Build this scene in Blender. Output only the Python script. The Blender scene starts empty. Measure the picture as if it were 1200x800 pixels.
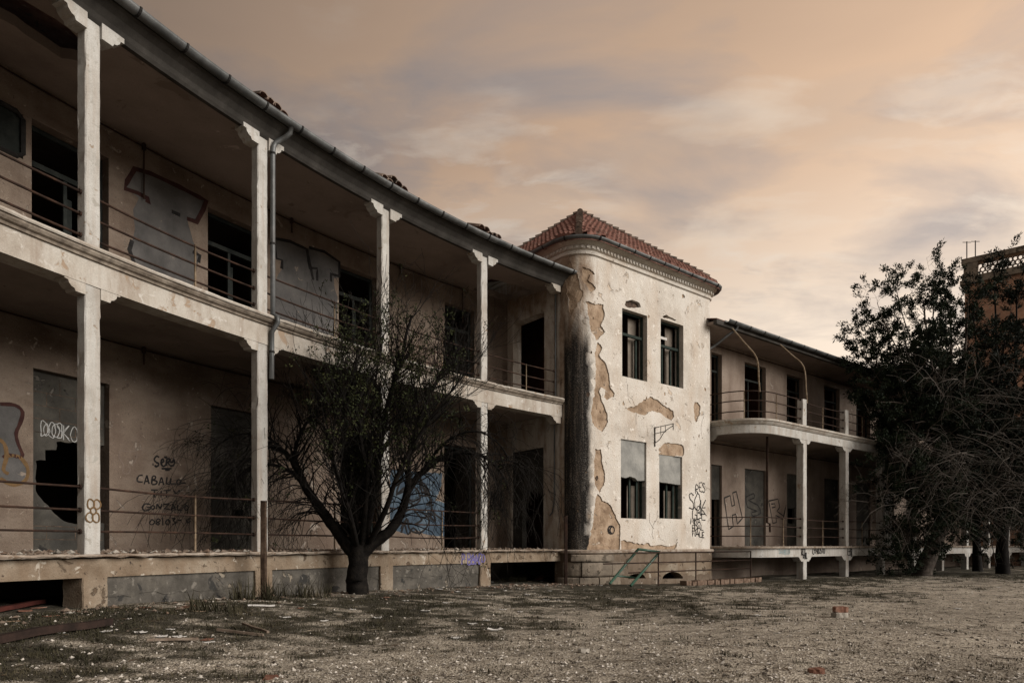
import bpy, math, random
from mathutils import Vector, noise
from mathutils.geometry import delaunay_2d_cdt
PI = math.pi
sc = bpy.context.scene
COL = sc.collection
EY = 1.10            # eye height above the gravel
FPX = 800.0          # focal length in photo pixels (1200 wide)
HOR = 638.0          # horizon row in the photo
rnd = random.Random(7)

# ------------------------------------------------------------------ helpers
def tag(o, label=None, cat=None, group=None, kind=None):
    if label: o['label'] = label
    if cat: o['category'] = cat
    if group: o['group'] = group
    if kind: o['kind'] = kind
    return o

def thing(name, label, cat, loc=(0, 0, 0), group=None):
    o = bpy.data.objects.new(name, None)
    o.location = loc
    o.empty_display_size = .3
    COL.objects.link(o)
    return tag(o, label, cat, group)

def rootloc(o):
    v = Vector((0, 0, 0))
    while o is not None:
        v = v + Vector(o.location)
        o = o.parent
    return v

class MB:
    def __init__(self):
        self.v = []; self.f = []; self.m = []; self.attr = {}
    def add(self, vs, fs, mi=0):
        b = len(self.v)
        self.v.extend([tuple(p) for p in vs])
        for f in fs:
            self.f.append(tuple(i + b for i in f)); self.m.append(mi)
    def hexa(self, p, mi=0):          # p: 4 bottom, 4 top
        self.add(p, [(3, 2, 1, 0), (4, 5, 6, 7), (0, 1, 5, 4), (1, 2, 6, 5), (2, 3, 7, 6), (3, 0, 4, 7)], mi)
    def boxF(self, F, a0, a1, n0, n1, z0, z1, mi=0):
        self.hexa([F(a0, n0, z0), F(a1, n0, z0), F(a1, n1, z0), F(a0, n1, z0),
                   F(a0, n0, z1), F(a1, n0, z1), F(a1, n1, z1), F(a0, n1, z1)], mi)
    def tube(self, path, r, n=6, mi=0, cap=True):
        path = [Vector(p) for p in path]
        if not hasattr(r, '__len__'): r = [r] * len(path)
        base = len(self.v); k = len(path)
        up = None
        for i, p in enumerate(path):
            d = (path[min(i + 1, k - 1)] - path[max(i - 1, 0)])
            if d.length < 1e-7: d = Vector((0, 0, 1))
            d.normalize()
            if up is None:
                up = Vector((0, 0, 1)) if abs(d.z) < .9 else Vector((1, 0, 0))
            x = d.cross(up)
            if x.length < 1e-5: x = d.cross(Vector((0, 1, 0.3)))
            x.normalize(); y = x.cross(d).normalized(); up = y
            for j in range(n):
                a = 2 * PI * j / n
                q = p + (x * math.cos(a) + y * math.sin(a)) * r[i]
                self.v.append((q.x, q.y, q.z))
        for i in range(k - 1):
            for j in range(n):
                a = base + i * n + j; b = base + i * n + (j + 1) % n
                self.f.append((a, b, b + n, a + n)); self.m.append(mi)
        if cap:
            self.f.append(tuple(base + j for j in range(n))); self.m.append(mi)
            self.f.append(tuple(base + (k - 1) * n + j for j in reversed(range(n)))); self.m.append(mi)
    def sweep(self, F, a0, a1, da, prof, close=True, mi=0):
        k = max(1, int(round(abs(a1 - a0) / da))); P = len(prof); base = len(self.v)
        for i in range(k + 1):
            a = a0 + (a1 - a0) * i / k
            for (n, z) in prof: self.v.append(tuple(F(a, n, z)))
        for i in range(k):
            for j in range(P if close else P - 1):
                j2 = (j + 1) % P
                self.f.append((base + i * P + j, base + i * P + j2, base + (i + 1) * P + j2, base + (i + 1) * P + j)); self.m.append(mi)
        if close:
            self.f.append(tuple(base + j for j in range(P))); self.m.append(mi)
            self.f.append(tuple(base + k * P + j for j in reversed(range(P)))); self.m.append(mi)
    def build(self, name, mats, parent=None, smooth=False, loc=None):
        if not isinstance(mats, (list, tuple)): mats = [mats]
        off = rootloc(parent) if parent is not None else Vector(loc or (0, 0, 0))
        me = bpy.data.meshes.new(name)
        me.from_pydata([(x - off.x, y - off.y, z - off.z) for x, y, z in self.v], [], self.f)
        for m in mats: me.materials.append(m)
        me.polygons.foreach_set('material_index', self.m)
        if smooth: me.polygons.foreach_set('use_smooth', [True] * len(self.f))
        for k, vals in self.attr.items():
            at = me.attributes.new(k, 'FLOAT', 'POINT'); at.data.foreach_set('value', vals)
        me.update()
        o = bpy.data.objects.new(name, me)
        COL.objects.link(o)
        if parent is not None: o.parent = parent
        elif loc is not None: o.location = loc
        return o

def inpoly(x, y, poly):
    c = False; j = len(poly) - 1
    for i in range(len(poly)):
        xi, yi = poly[i]; xj, yj = poly[j]
        if (yi > y) != (yj > y) and x < (xj - xi) * (y - yi) / (yj - yi) + xi: c = not c
        j = i
    return c

def ragged(poly, amp=.05, seed=0):
    out = rough(poly, amp, .22, seed)
    return rough(rough(out, amp * .45, .09, seed + 1), amp * .2, .035, seed + 2)

def rough(poly, amp=.02, seg=.08, seed=0):
    r = random.Random(seed); out = []
    for i in range(len(poly)):
        a = Vector(poly[i]); b = Vector(poly[(i + 1) % len(poly)])
        k = max(1, int((b - a).length / seg))
        d = (b - a); nrm = Vector((-d.y, d.x)).normalized() if d.length > 0 else Vector((0, 0))
        for j in range(k):
            p = a + d * (j / k) + nrm * (r.uniform(-amp, amp) if j else r.uniform(-amp, amp) * .5)
            out.append((p.x, p.y))
    return out

def sheet(name, F, dom, holes, regions, step, mats, parent, n0=0., rev=.28, stain=None):
    """a wall in (a, z) with openings (reveals run back to rev) and regions (poly, material, depth)"""
    x0, x1, y0, y1 = dom
    pts = []; eds = []
    def loop(poly):
        b = len(pts)
        pts.extend([Vector((min(max(x, x0), x1), min(max(y, y0), y1))) for x, y in poly])
        k = len(poly)
        eds.extend([(b + i, b + (i + 1) % k) for i in range(k)])
    loop([(x0, y0), (x1, y0), (x1, y1), (x0, y1)])
    for h in holes: loop(h)
    for r in regions: loop(r[0])
    nx = max(1, int((x1 - x0) / step[0])); ny = max(1, int((y1 - y0) / step[1]))
    for i in range(nx + 1):
        for j in range(ny + 1):
            pts.append(Vector((x0 + (x1 - x0) * i / nx, y0 + (y1 - y0) * j / ny)))
    V, Ed, Fc = delaunay_2d_cdt(pts, eds, [], 0, 1e-4)[:3]
    mb = MB(); key = {}; st = []; gm_ = []
    def vid(i, d):
        k = (i, round(d, 5))
        if k not in key:
            key[k] = len(mb.v); p = V[i]
            mb.v.append(tuple(F(p.x, n0 + d, p.y)))
            q_ = stain(p.x, p.y) if stain else (0., 0.)
            st.append(q_[0]); gm_.append(q_[1])
        return key[k]
    em = {}
    for f in Fc:
        cx = sum(V[i].x for i in f) / 3; cy = sum(V[i].y for i in f) / 3
        cl = (0, 0.)
        for h in holes:
            if inpoly(cx, cy, h): cl = None; break
        if cl is not None:
            for (poly, mi, d) in regions:
                if inpoly(cx, cy, poly): cl = (mi, d)
            mb.f.append(tuple(vid(i, cl[1]) for i in f)); mb.m.append(cl[0])
        for i in range(len(f)):
            e = (min(f[i], f[(i + 1) % len(f)]), max(f[i], f[(i + 1) % len(f)]))
            em.setdefault(e, []).append(cl)
    for (a, b), cs in em.items():
        if len(cs) == 2 and cs[0] != cs[1]:
            if None in cs:
                c = cs[0] if cs[1] is None else cs[1]
                if rev > c[1]:
                    mb.f.append((vid(a, c[1]), vid(b, c[1]), vid(b, rev), vid(a, rev))); mb.m.append(c[0])
            elif cs[0][1] != cs[1][1]:
                mb.f.append((vid(a, cs[0][1]), vid(b, cs[0][1]), vid(b, cs[1][1]), vid(a, cs[1][1])))
                mb.m.append(cs[0][0] if cs[0][1] < cs[1][1] else cs[1][0])
    mb.attr['stain'] = st; mb.attr['grime'] = gm_
    return mb.build(name, mats, parent)

def rect(x0, x1, y0, y1): return [(x0, y0), (x1, y0), (x1, y1), (x0, y1)]

def strokes(F, lines, w, n=-.004, mb=None, mi=0, seg=.12):
    """painted lines on a surface: ribbons a few millimetres proud of it"""
    mb = mb or MB()
    for li, ln in enumerate(lines):
        P = []
        for i in range(len(ln) - 1):
            a = Vector(ln[i]); b = Vector(ln[i + 1]); k = max(1, int((b - a).length / seg))
            for j in range(k): P.append(a + (b - a) * (j / k))
        P.append(Vector(ln[-1]))
        if len(P) < 2: continue
        L = []
        for i in range(len(P)):
            d = P[min(i + 1, len(P) - 1)] - P[max(i - 1, 0)]
            d = d.normalized() if d.length > 1e-8 else Vector((1, 0))
            q = Vector((-d.y, d.x)) * w * .5 * rnd.uniform(.8, 1.15)
            L.append((P[i] + q, P[i] - q))
        dd = n - .0007 * (li % 5)
        b = len(mb.v)
        for (p, q) in L:
            mb.v.append(tuple(F(p.x, dd, p.y))); mb.v.append(tuple(F(q.x, dd, q.y)))
        for i in range(len(L) - 1):
            mb.f.append((b + 2 * i, b + 2 * i + 1, b + 2 * i + 3, b + 2 * i + 2)); mb.m.append(mi)
    return mb

def smooth_line(pts, k=4, closed=False):
    P = [Vector(p) for p in pts]; n = len(P); out = []
    rng_ = range(n if closed else n - 1)
    for i in rng_:
        p0 = P[(i - 1) % n] if closed or i > 0 else P[0]; p1 = P[i]; p2 = P[(i + 1) % n]
        p3 = P[(i + 2) % n] if closed or i + 2 < n else P[-1]
        for j in range(k):
            t = j / k
            out.append(.5 * ((2 * p1) + (p2 - p0) * t + (2 * p0 - 5 * p1 + 4 * p2 - p3) * t * t + (3 * p1 - p0 - 3 * p2 + p3) * t ** 3))
    out.append(P[0] if closed else P[-1])
    return [tuple(p) for p in out]

GL = {'A': [[(0, 0), (.35, 1), (.7, 0)], [(.15, .38), (.6, .4)]], 'B': [[(0, 0), (.02, 1), (.4, .9), (.42, .6), (.05, .52), (.5, .42), (.5, .1), (0, 0)]],
      'C': [[(.6, .85), (.35, 1), (.05, .7), (.02, .3), (.3, 0), (.62, .1)]], 'L': [[(.05, 1), (.05, .05), (.55, 0)]], 'O': [[(.3, 1), (.02, .6), (.1, .1), (.45, 0), (.62, .5), (.5, .9), (.3, 1)]],
      'T': [[(0, 1), (.65, .97)], [(.33, 1), (.3, 0)]], 'I': [[(.1, 1), (.1, 0)]], 'G': [[(.6, .85), (.3, 1), (.03, .6), (.1, .1), (.45, 0), (.6, .4), (.35, .42)]],
      'N': [[(0, 0), (.03, 1), (.5, .05), (.55, 1)]], 'Z': [[(0, 1), (.5, .95), (.05, .05), (.6, 0)]], '0': [[(.25, 1), (.0, .5), (.2, 0), (.48, .45), (.25, 1)]],
      '8': [[(.25, .5), (.05, .8), (.28, 1), (.45, .8), (.1, .3), (.2, 0), (.45, .2), (.25, .5)]], '3': [[(.05, .9), (.35, 1), (.4, .7), (.15, .55), (.45, .35), (.35, .02), (.0, .1)]],
      '-': [[(.05, .5), (.4, .5)]], '6': [[(.4, .95), (.08, .5), (.1, .08), (.4, .05), (.4, .4), (.1, .4)]], 'S': [[(.5, .9), (.2, 1), (.05, .75), (.45, .4), (.4, .05), (.0, .1)]],
      'E': [[(.5, 1), (.03, .97), (.05, .02), (.52, 0)], [(.05, .5), (.4, .5)]], 'R': [[(0, 0), (.03, 1), (.45, .85), (.4, .55), (.05, .48), (.55, 0)]], 'P': [[(0, 0), (.03, 1), (.45, .85), (.4, .55), (.05, .48)]],
      'D': [[(0, 0), (.03, 1), (.45, .8), (.5, .3), (0, 0)]], 'K': [[(0, 0), (.02, 1)], [(.5, 1), (.05, .45), (.55, 0)]], 'M': [[(0, 0), (.1, 1), (.35, .3), (.6, 1), (.7, 0)]],
      'H': [[(0, 0), (0, 1)], [(0, .5), (.5, .5)], [(.5, 1), (.5, 0)]], 'W': [[(0, 1), (.15, 0), (.35, .7), (.55, 0), (.7, 1)]], 'e': [[(.02, .3), (.4, .35), (.3, .6), (.05, .45), (.08, .1), (.42, .05)]],
      'r': [[(.03, .6), (.05, 0)], [(.05, .4), (.2, .6), (.4, .55)]], ' ': []}
def word(txt, x, y, h, wf=.75, gap=.16, jit=.05, seed=1):
    r = random.Random(seed); out = []
    for ch in txt:
        g = GL[ch]; dy = r.uniform(-jit, jit) * h; wid = 0
        for ln in g:
            out.append(smooth_line([(x + px_ * h * wf, y + dy + py_ * h) for px_, py_ in ln], 3) if ch in 'BCOGS0836eDPR' else [(x + px_ * h * wf, y + dy + py_ * h) for px_, py_ in ln])
            wid = max(wid, max(p[0] for p in ln))
        x += (wid or .4) * h * wf + gap * h
    return [[(p[0] + r.gauss(0, .018) * h, p[1] + r.gauss(0, .022) * h) for p in ln] for ln in out]

# ------------------------------------------------------------------ frames of the three building blocks
CX, CY, R = 17.30518, -1.12447, 24.72416
A0 = math.radians(156.6450)
def FA(s, n, z):
    a = A0 - s / R
    return Vector((CX + (R + n) * math.cos(a), CY + (R + n) * math.sin(a), z + EY))
def ray(px): return (px - 600.) / FPX
def at(px, d, py=None, z=None):
    return Vector((ray(px) * d, d, EY + ((HOR - py) * d / FPX if py is not None else z)))
def wa(px, py, n=2.3):
    """photo point on the curved wall at offset n -> (s, z above eye)"""
    k = ray(px); aa = k * k + 1; bb = -2 * (k * CX + CY); cc = CX * CX + CY * CY - (R + n) ** 2
    t = (-bb + math.sqrt(bb * bb - 4 * aa * cc)) / (2 * aa)
    a = math.atan2(t - CY, k * t - CX)
    return ((A0 - a) * R, (HOR - py) * t / FPX)

TH = math.radians(51.1); TU = Vector((math.sin(TH), math.cos(TH))); TV = Vector((-math.cos(TH), math.sin(TH)))
TR = .64; TP = .6; TR2 = .26
_s0 = FA(11.37, 0, 0); TK = Vector((_s0.x, _s0.y)) - TV * TP
TARC = TR * PI / 2; TARC2 = TR2 * PI / 2
def _tw(W):
    c = TK + TU * (W - TR2) + TV * TR2
    d = c.length; ang = math.atan2(c.x, c.y) + math.asin(TR2 / d)
    return 600 + FPX * math.tan(ang)
TW = 4.0
while _tw(TW) < 832: TW += .005
TFL = TW - TR - TR2
def FT(q, n, z):
    if q < 0: a, b = n, TR - q
    elif q < TARC:
        t = q / TR; a, b = TR - (TR - n) * math.cos(t), TR - (TR - n) * math.sin(t)
    elif q < TARC + TFL: a, b = TR + q - TARC, n
    elif q < TARC + TARC2 + TFL:
        t = (q - TARC - TFL) / TR2; a, b = TW - TR2 + (TR2 - n) * math.sin(t), TR2 - (TR2 - n) * math.cos(t)
    else: a, b = TW - n, TR2 + q - TARC - TARC2 - TFL
    p = TK + TU * a + TV * b
    return Vector((p.x, p.y, z + EY))
_tq = [(600 + FPX * FT(q, 0, 0).x / FT(q, 0, 0).y, q) for q in [i * .004 for i in range(int((TARC + TARC2 + TFL) / .004))]]
def wt(px, py):
    q = min(_tq, key=lambda e: abs(e[0] - px))[1]
    return (q, (HOR - py) * FT(q, 0, 0).y / FPX)

BH = math.radians(51.5); BU = Vector((math.sin(BH), math.cos(BH))); BV = Vector((-math.cos(BH), math.sin(BH))); BP = Vector((9.4, 21.87))
def FB(t, n, z):
    p = BP + BU * t + BV * n
    return Vector((p.x, p.y, z + EY))
BRr = 1.3; BT0 = -1.75
def FBc(q, n, z):      # along the balcony edge: q >= BT0 straight, then the rounded end, then back to the wall
    if q >= BT0: return FB(q, n, z)
    L = BT0 - q; arc = BRr * PI / 2
    if L <= arc:
        t = L / BRr
        return FB(BT0 - (BRr - n) * math.sin(t), BRr - (BRr - n) * math.cos(t), z)
    return FB(BT0 - BRr + n, BRr + L - arc, z)
def wb(px, py, n=2.1):
    k = ray(px); ox = BP.x + BV.x * n; oy = BP.y + BV.y * n
    t = (k * oy - ox) / (BU.x - k * BU.y)
    return (t, (HOR - py) * (oy + BU.y * t) / FPX)

def gz(x, y):
    """height of the ground"""
    v = Vector((x - CX, y - CY)); n = v.length - R
    s = (A0 - math.atan2(v.y, v.x)) * R if v.x < 0 or v.y > 0 else 20
    lift = .30 - .018 * max(0, min(12, s)) if s < 14 else 0
    if s > 12: lift *= max(0, 1 - (s - 12) / 2)
    t = max(0, min(1, (n + 4.2) / 3.9)); t = t * t * (3 - 2 * t)
    return lift * t + .035 * noise.noise(Vector((x * .35, y * .35, 3))) + .02 * noise.noise(Vector((x * 1.3, y * 1.3, 9)))

# ------------------------------------------------------------------ materials
def mk(name):
    m = bpy.data.materials.new(name); m.use_nodes = True
    return m, m.node_tree, m.node_tree.nodes, m.node_tree.links
def mat(name, cols, scale=3., rough=.9, bump=.25, bscale=25., speck=None, streak=None, patch=None, stain=None, metal=0., streak2=None, grain=.12):
    """weathered surface: cols = two/three colours blended by noise; speck/patch = (colour, scale, threshold); streak = (colour, amount)"""
    m, nt, N, L = mk(name)
    bs = N['Principled BSDF']; bs.inputs['Roughness'].default_value = rough; bs.inputs['Metallic'].default_value = metal; bs.inputs['Specular IOR Level'].default_value = .5 if metal or rough < .7 else .12
    tc = N.new('ShaderNodeNewGeometry')
    def nz(sc_, det=6., vec=None, dist=0.):
        n = N.new('ShaderNodeTexNoise'); n.inputs['Scale'].default_value = sc_; n.inputs['Detail'].default_value = det
        n.inputs['Roughness'].default_value = .62; n.inputs['Distortion'].default_value = dist
        L.new(vec if vec is not None else tc.outputs['Position'], n.inputs['Vector']); return n.outputs['Fac']
    def ramp(fac, stops):
        r = N.new('ShaderNodeValToRGB'); e = r.color_ramp.elements
        while len(e) < len(stops): e.new(.5)
        for i, (p, c) in enumerate(stops):
            e[i].position = p; e[i].color = (c[0], c[1], c[2], 1)
        L.new(fac, r.inputs['Fac']); return r.outputs['Color']
    def mix(fac, a, b, mode='MIX'):
        x = N.new('ShaderNodeMix'); x.data_type = 'RGBA'; x.blend_type = mode
        for s_, v in ((x.inputs[0], fac), (x.inputs[6], a), (x.inputs[7], b)):
            if isinstance(v, (int, float)): s_.default_value = v
            elif isinstance(v, tuple): s_.default_value = (v[0], v[1], v[2], 1)
            else: L.new(v, s_)
        return x.outputs[2]
    k = len(cols)
    c = ramp(nz(scale, 8), [(.32 + .36 * i / max(1, k - 1), cols[i]) for i in range(k)])
    if grain:
        g = ramp(nz(90., 3), [(.25, (1 - grain * 2.2,) * 3), (.75, (1 + grain * .6,) * 3)])
        c = mix(1., c, g, 'MULTIPLY')
    def th(fac, t, w=.04): return ramp(fac, [(max(0, t - w), (0, 0, 0)), (min(1, t + w), (1, 1, 1))])
    hts = []
    for stk in (streak, streak2):
        if stk:
            mp = N.new('ShaderNodeMapping'); mp.inputs['Scale'].default_value = stk[2] if len(stk) > 2 else (5, 5, .45)
            L.new(tc.outputs['Position'], mp.inputs['Vector'])
            f = ramp(nz(1.6, 6, mp.outputs['Vector']), [(.46, (0, 0, 0)), (.72, (stk[1],) * 3)])
            c = mix(f, c, stk[0])
    if patch:
        for (pc, psc, pt) in (patch if isinstance(patch, list) else [patch]):
            f = th(nz(psc, 9, None, .6), pt, .018); c = mix(f, c, pc); hts.append(f)
    if speck:
        f = th(nz(speck[1], 4), speck[2], .03); c = mix(f, c, speck[0])
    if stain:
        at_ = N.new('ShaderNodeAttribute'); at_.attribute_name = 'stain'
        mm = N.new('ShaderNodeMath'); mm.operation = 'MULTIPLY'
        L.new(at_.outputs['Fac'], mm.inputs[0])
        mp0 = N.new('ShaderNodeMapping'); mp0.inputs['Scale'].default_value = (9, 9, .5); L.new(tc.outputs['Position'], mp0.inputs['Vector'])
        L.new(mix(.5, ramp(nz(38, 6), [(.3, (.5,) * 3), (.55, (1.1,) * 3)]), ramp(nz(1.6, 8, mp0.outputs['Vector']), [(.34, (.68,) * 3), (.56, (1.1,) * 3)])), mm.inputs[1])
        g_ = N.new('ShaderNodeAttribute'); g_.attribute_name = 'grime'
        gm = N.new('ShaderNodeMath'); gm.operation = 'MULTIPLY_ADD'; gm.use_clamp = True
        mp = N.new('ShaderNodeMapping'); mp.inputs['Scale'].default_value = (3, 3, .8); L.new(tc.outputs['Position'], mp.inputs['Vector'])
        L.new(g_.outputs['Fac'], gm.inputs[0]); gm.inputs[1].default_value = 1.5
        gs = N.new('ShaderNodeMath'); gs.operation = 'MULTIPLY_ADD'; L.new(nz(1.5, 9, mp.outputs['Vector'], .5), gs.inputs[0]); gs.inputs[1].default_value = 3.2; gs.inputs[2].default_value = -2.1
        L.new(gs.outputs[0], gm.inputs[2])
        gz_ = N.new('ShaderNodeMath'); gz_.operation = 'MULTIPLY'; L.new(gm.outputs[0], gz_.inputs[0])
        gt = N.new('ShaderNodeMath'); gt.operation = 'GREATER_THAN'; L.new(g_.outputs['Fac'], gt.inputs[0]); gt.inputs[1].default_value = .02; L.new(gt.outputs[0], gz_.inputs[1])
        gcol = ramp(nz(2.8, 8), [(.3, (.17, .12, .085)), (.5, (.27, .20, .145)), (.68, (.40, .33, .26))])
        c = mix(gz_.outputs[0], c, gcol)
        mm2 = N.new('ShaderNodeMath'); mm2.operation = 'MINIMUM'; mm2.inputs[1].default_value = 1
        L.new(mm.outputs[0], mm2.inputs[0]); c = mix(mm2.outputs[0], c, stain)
    L.new(c, bs.inputs['Base Color'])
    if bump:
        b = N.new('ShaderNodeBump'); b.inputs['Strength'].default_value = bump; b.inputs['Distance'].default_value = .02
        h = nz(bscale, 8)
        if hts:
            s = N.new('ShaderNodeMath'); s.operation = 'SUBTRACT'; L.new(h, s.inputs[0]); L.new(hts[0], s.inputs[1]); h = s.outputs[0]
        L.new(h, b.inputs['Height']); L.new(b.outputs['Normal'], bs.inputs['Normal'])
    return m

WHITE = mat('flaking_white_paint', [(.34, .322, .292), (.435, .423, .393), (.49, .48, .452)], 2.2, streak=((.26, .20, .15), .55), patch=[((.25, .195, .145), 5.5, .645), ((.31, .295, .265), 9., .60)], speck=((.12, .09, .07), 28, .72), bump=.35, bscale=40)
BEAM = mat('stained_cream_beam', [(.32, .28, .235), (.42, .385, .335), (.48, .455, .41)], 1.8, streak=((.19, .135, .095), .6, (3.2, 3.2, .7)), patch=[((.29, .22, .16), 3.4, .62), ((.45, .425, .385), 6, .62)], speck=((.14, .11, .08), 22, .72), bump=.4, bscale=35)
LIP = mat('eroded_slab_edge', [(.22, .165, .125), (.34, .285, .23), (.42, .37, .315)], 4., patch=((.2, .15, .11), 7, .58), streak=((.12, .09, .07), .6), bump=.5)
MOULD = mat('grimy_moulding', [(.16, .13, .10), (.25, .21, .17), (.38, .33, .27)], 3., streak=((.07, .055, .045), .8, (5, 5, .8)), bump=.4)
VOIDM = mat('broken_dark_brickwork', [(.03, .022, .017), (.075, .052, .037), (.15, .105, .075)], 9., bump=.8)
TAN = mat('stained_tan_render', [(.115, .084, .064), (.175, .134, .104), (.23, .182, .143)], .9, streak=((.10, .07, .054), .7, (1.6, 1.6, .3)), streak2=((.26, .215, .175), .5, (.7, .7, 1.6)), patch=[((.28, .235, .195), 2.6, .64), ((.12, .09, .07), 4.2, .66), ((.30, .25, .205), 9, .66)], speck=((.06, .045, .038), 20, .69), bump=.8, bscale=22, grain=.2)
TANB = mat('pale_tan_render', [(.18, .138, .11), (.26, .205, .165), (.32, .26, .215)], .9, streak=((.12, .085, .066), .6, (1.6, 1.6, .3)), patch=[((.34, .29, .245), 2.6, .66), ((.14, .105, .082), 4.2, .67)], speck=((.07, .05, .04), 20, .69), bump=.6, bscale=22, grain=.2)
CEIL = mat('old_ceiling_paint', [(.18, .145, .122), (.245, .20, .17), (.29, .24, .207)], .7, patch=[((.17, .135, .11), 1.7, .64), ((.36, .305, .265), 3.1, .69)], speck=((.06, .05, .04), 9, .72), bump=.2)
BASEW = mat('ochre_stained_base', [(.15, .11, .075), (.235, .185, .135), (.33, .285, .225)], 1.6, streak=((.17, .12, .08), .7, (4, 4, .6)), patch=[((.11, .08, .055), 3.2, .62), ((.37, .33, .275), 4.6, .63)], speck=((.05, .038, .03), 14, .67), bump=.8)
CONC = mat('grey_concrete_panel', [(.052, .048, .041), (.098, .090, .078), (.15, .136, .115)], 2.4, streak=((.036, .033, .028), .7, (2.6, 2.6, .9)), patch=[((.22, .19, .15), 4.2, .64), ((.035, .034, .032), 2.6, .62), ((.15, .138, .12), 8, .62)], bump=1., bscale=9)
INFILL = mat('grey_mortar_infill', [(.029, .027, .023), (.054, .050, .043), (.093, .085, .071)], 1.7, bump=.9, bscale=7, patch=[((.11, .10, .088), 3.1, .64), ((.022, .021, .02), 2.2, .64)], streak=((.04, .04, .038), .5, (2.5, 2.5, .6)))
PALEINF = mat('pale_mortar_infill', [(.19, .19, .178), (.26, .258, .24), (.33, .325, .30)], 2.4, bump=.7, bscale=10)
SHUT = mat('pale_inner_shutter', [(.13, .11, .09), (.2, .17, .14), (.26, .225, .19)], 3., streak=((.09, .07, .055), .6), bump=.3)
PLIN = mat('stained_brown_plinth', [(.10, .075, .052), (.17, .13, .096), (.25, .205, .16)], 1.3, streak=((.11, .08, .055), .7, (3, 3, .6)), patch=[((.33, .28, .225), 2.6, .62), ((.07, .055, .04), 3.4, .62)], speck=((.07, .05, .04), 18, .68), bump=.8)
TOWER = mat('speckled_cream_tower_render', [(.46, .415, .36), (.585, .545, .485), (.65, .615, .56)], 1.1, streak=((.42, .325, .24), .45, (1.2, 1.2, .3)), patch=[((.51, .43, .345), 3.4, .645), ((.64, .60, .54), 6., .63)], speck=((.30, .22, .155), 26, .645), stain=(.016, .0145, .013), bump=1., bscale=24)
BROWN = mat('exposed_brown_plaster', [(.19, .13, .085), (.33, .24, .165), (.44, .34, .25)], 3.4, patch=[((.46, .38, .30), 5, .645), ((.16, .11, .075), 6.5, .64)], speck=((.09, .065, .045), 24, .66), bump=1., bscale=18)
STONE = mat('cut_limestone', [(.14, .118, .095), (.22, .185, .145), (.30, .25, .195)], 3., patch=((.09, .075, .058), 4, .58), bump=.7, bscale=16)
ZINC = mat('weathered_zinc', [(.055, .06, .06), (.10, .105, .105), (.16, .165, .165)], 2.5, rough=.55, bump=.15, metal=.35, streak=((.05, .045, .04), .6, (4, 4, 2)))
FASC = mat('grey_soffit_paint', [(.032, .029, .026), (.052, .048, .043), (.085, .078, .07)], 2., streak=((.05, .045, .04), .6), bump=.2)
RUST = mat('rusty_iron', [(.014, .010, .008), (.032, .019, .014), (.06, .033, .022)], 6., rough=.85, bump=.3)
RUSTP = mat('flaking_rusty_post', [(.026, .017, .012), (.055, .036, .025), (.11, .078, .055)], 7., rough=.9, bump=.5)
RPALE = mat('rusty_flaking_post', [(.10, .07, .045), (.20, .15, .10), (.28, .23, .17)], 9., rough=.85, bump=.3)
IRON = mat('black_iron', [(.012, .012, .012), (.03, .028, .026)], 6., rough=.7, bump=.2)
GREEN = mat('green_painted_tube', [(.008, .035, .022), (.016, .062, .038), (.03, .085, .055)], 8., rough=.5, bump=.15, patch=((.08, .045, .03), 12, .68))
GTIMB = mat('dark_green_timber', [(.008, .016, .013), (.017, .027, .022), (.03, .038, .031)], 6., rough=.75, bump=.3)
DTIMB = mat('grey_green_door_timber', [(.010, .012, .011), (.018, .021, .019), (.03, .032, .028)], 5., rough=.8, bump=.3)
ROOM = mat('dark_room_plaster', [(.05, .04, .035), (.08, .065, .055), (.11, .09, .075)], 1.2, bump=.2)  # dark plaster tone for rooms, tower core and the wall under the floor
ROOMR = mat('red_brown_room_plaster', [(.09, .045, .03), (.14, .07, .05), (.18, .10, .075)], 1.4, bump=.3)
TILE = mat('terracotta_tiles', [(.105, .052, .040), (.185, .088, .067), (.26, .145, .115)], 3.6, patch=[((.09, .06, .048), 6, .60), ((.33, .23, .19), 9, .64)], bump=.4, grain=.2)
CAPT = mat('weathered_ridge_tile', [(.10, .075, .06), (.17, .125, .10), (.24, .19, .15)], 5., patch=((.07, .06, .05), 7, .56), bump=.4)
KERBM = mat('grimy_kerb_brick', [(.09, .06, .042), (.16, .11, .08), (.22, .165, .125)], 9., bump=.6)
BRICKD = mat('loose_brick', [(.13, .062, .042), (.21, .105, .072), (.29, .18, .135)], 9., bump=.6)
PLANK = mat('weathered_plank', [(.10, .075, .055), (.17, .13, .10), (.23, .19, .15)], 6., bump=.4)
CHARR = mat('dark_wet_pole', [(.018, .013, .011), (.04, .025, .02)], 6., bump=.4)
PAPER = mat('dirty_white_scrap', [(.45, .43, .40), (.6, .58, .55)], 9., bump=.1)
CONCR = mat('broken_concrete_lump', [(.30, .27, .23), (.42, .39, .34)], 6., bump=.6)
BARK = mat('dark_bark', [(.004, .0035, .003), (.009, .0075, .0065), (.018, .015, .012)], 9., bump=.8, bscale=30)
PBARK = mat('pale_stringy_bark', [(.035, .028, .023), (.08, .066, .055), (.15, .125, .105)], 7., bump=.8, bscale=24, streak=((.03, .025, .02), .7, (9, 9, 1.2)))
TWIGM = mat('dry_twig', [(.006, .005, .0045), (.014, .012, .010)], 8., bump=0)
DEADT = mat('grey_dead_twig', [(.06, .052, .045), (.12, .105, .09)], 5., bump=0)
def leafmat(name, a, b, c):
    m = mat(name, [a, b, c], 2.6, rough=.75, bump=0, grain=0)
    return m
LEAF = leafmat('olive_leaves', (.008, .011, .005), (.022, .027, .010), (.055, .058, .022))
JUNI = leafmat('juniper_foliage', (.004, .007, .004), (.010, .016, .008), (.026, .034, .016))
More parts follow.
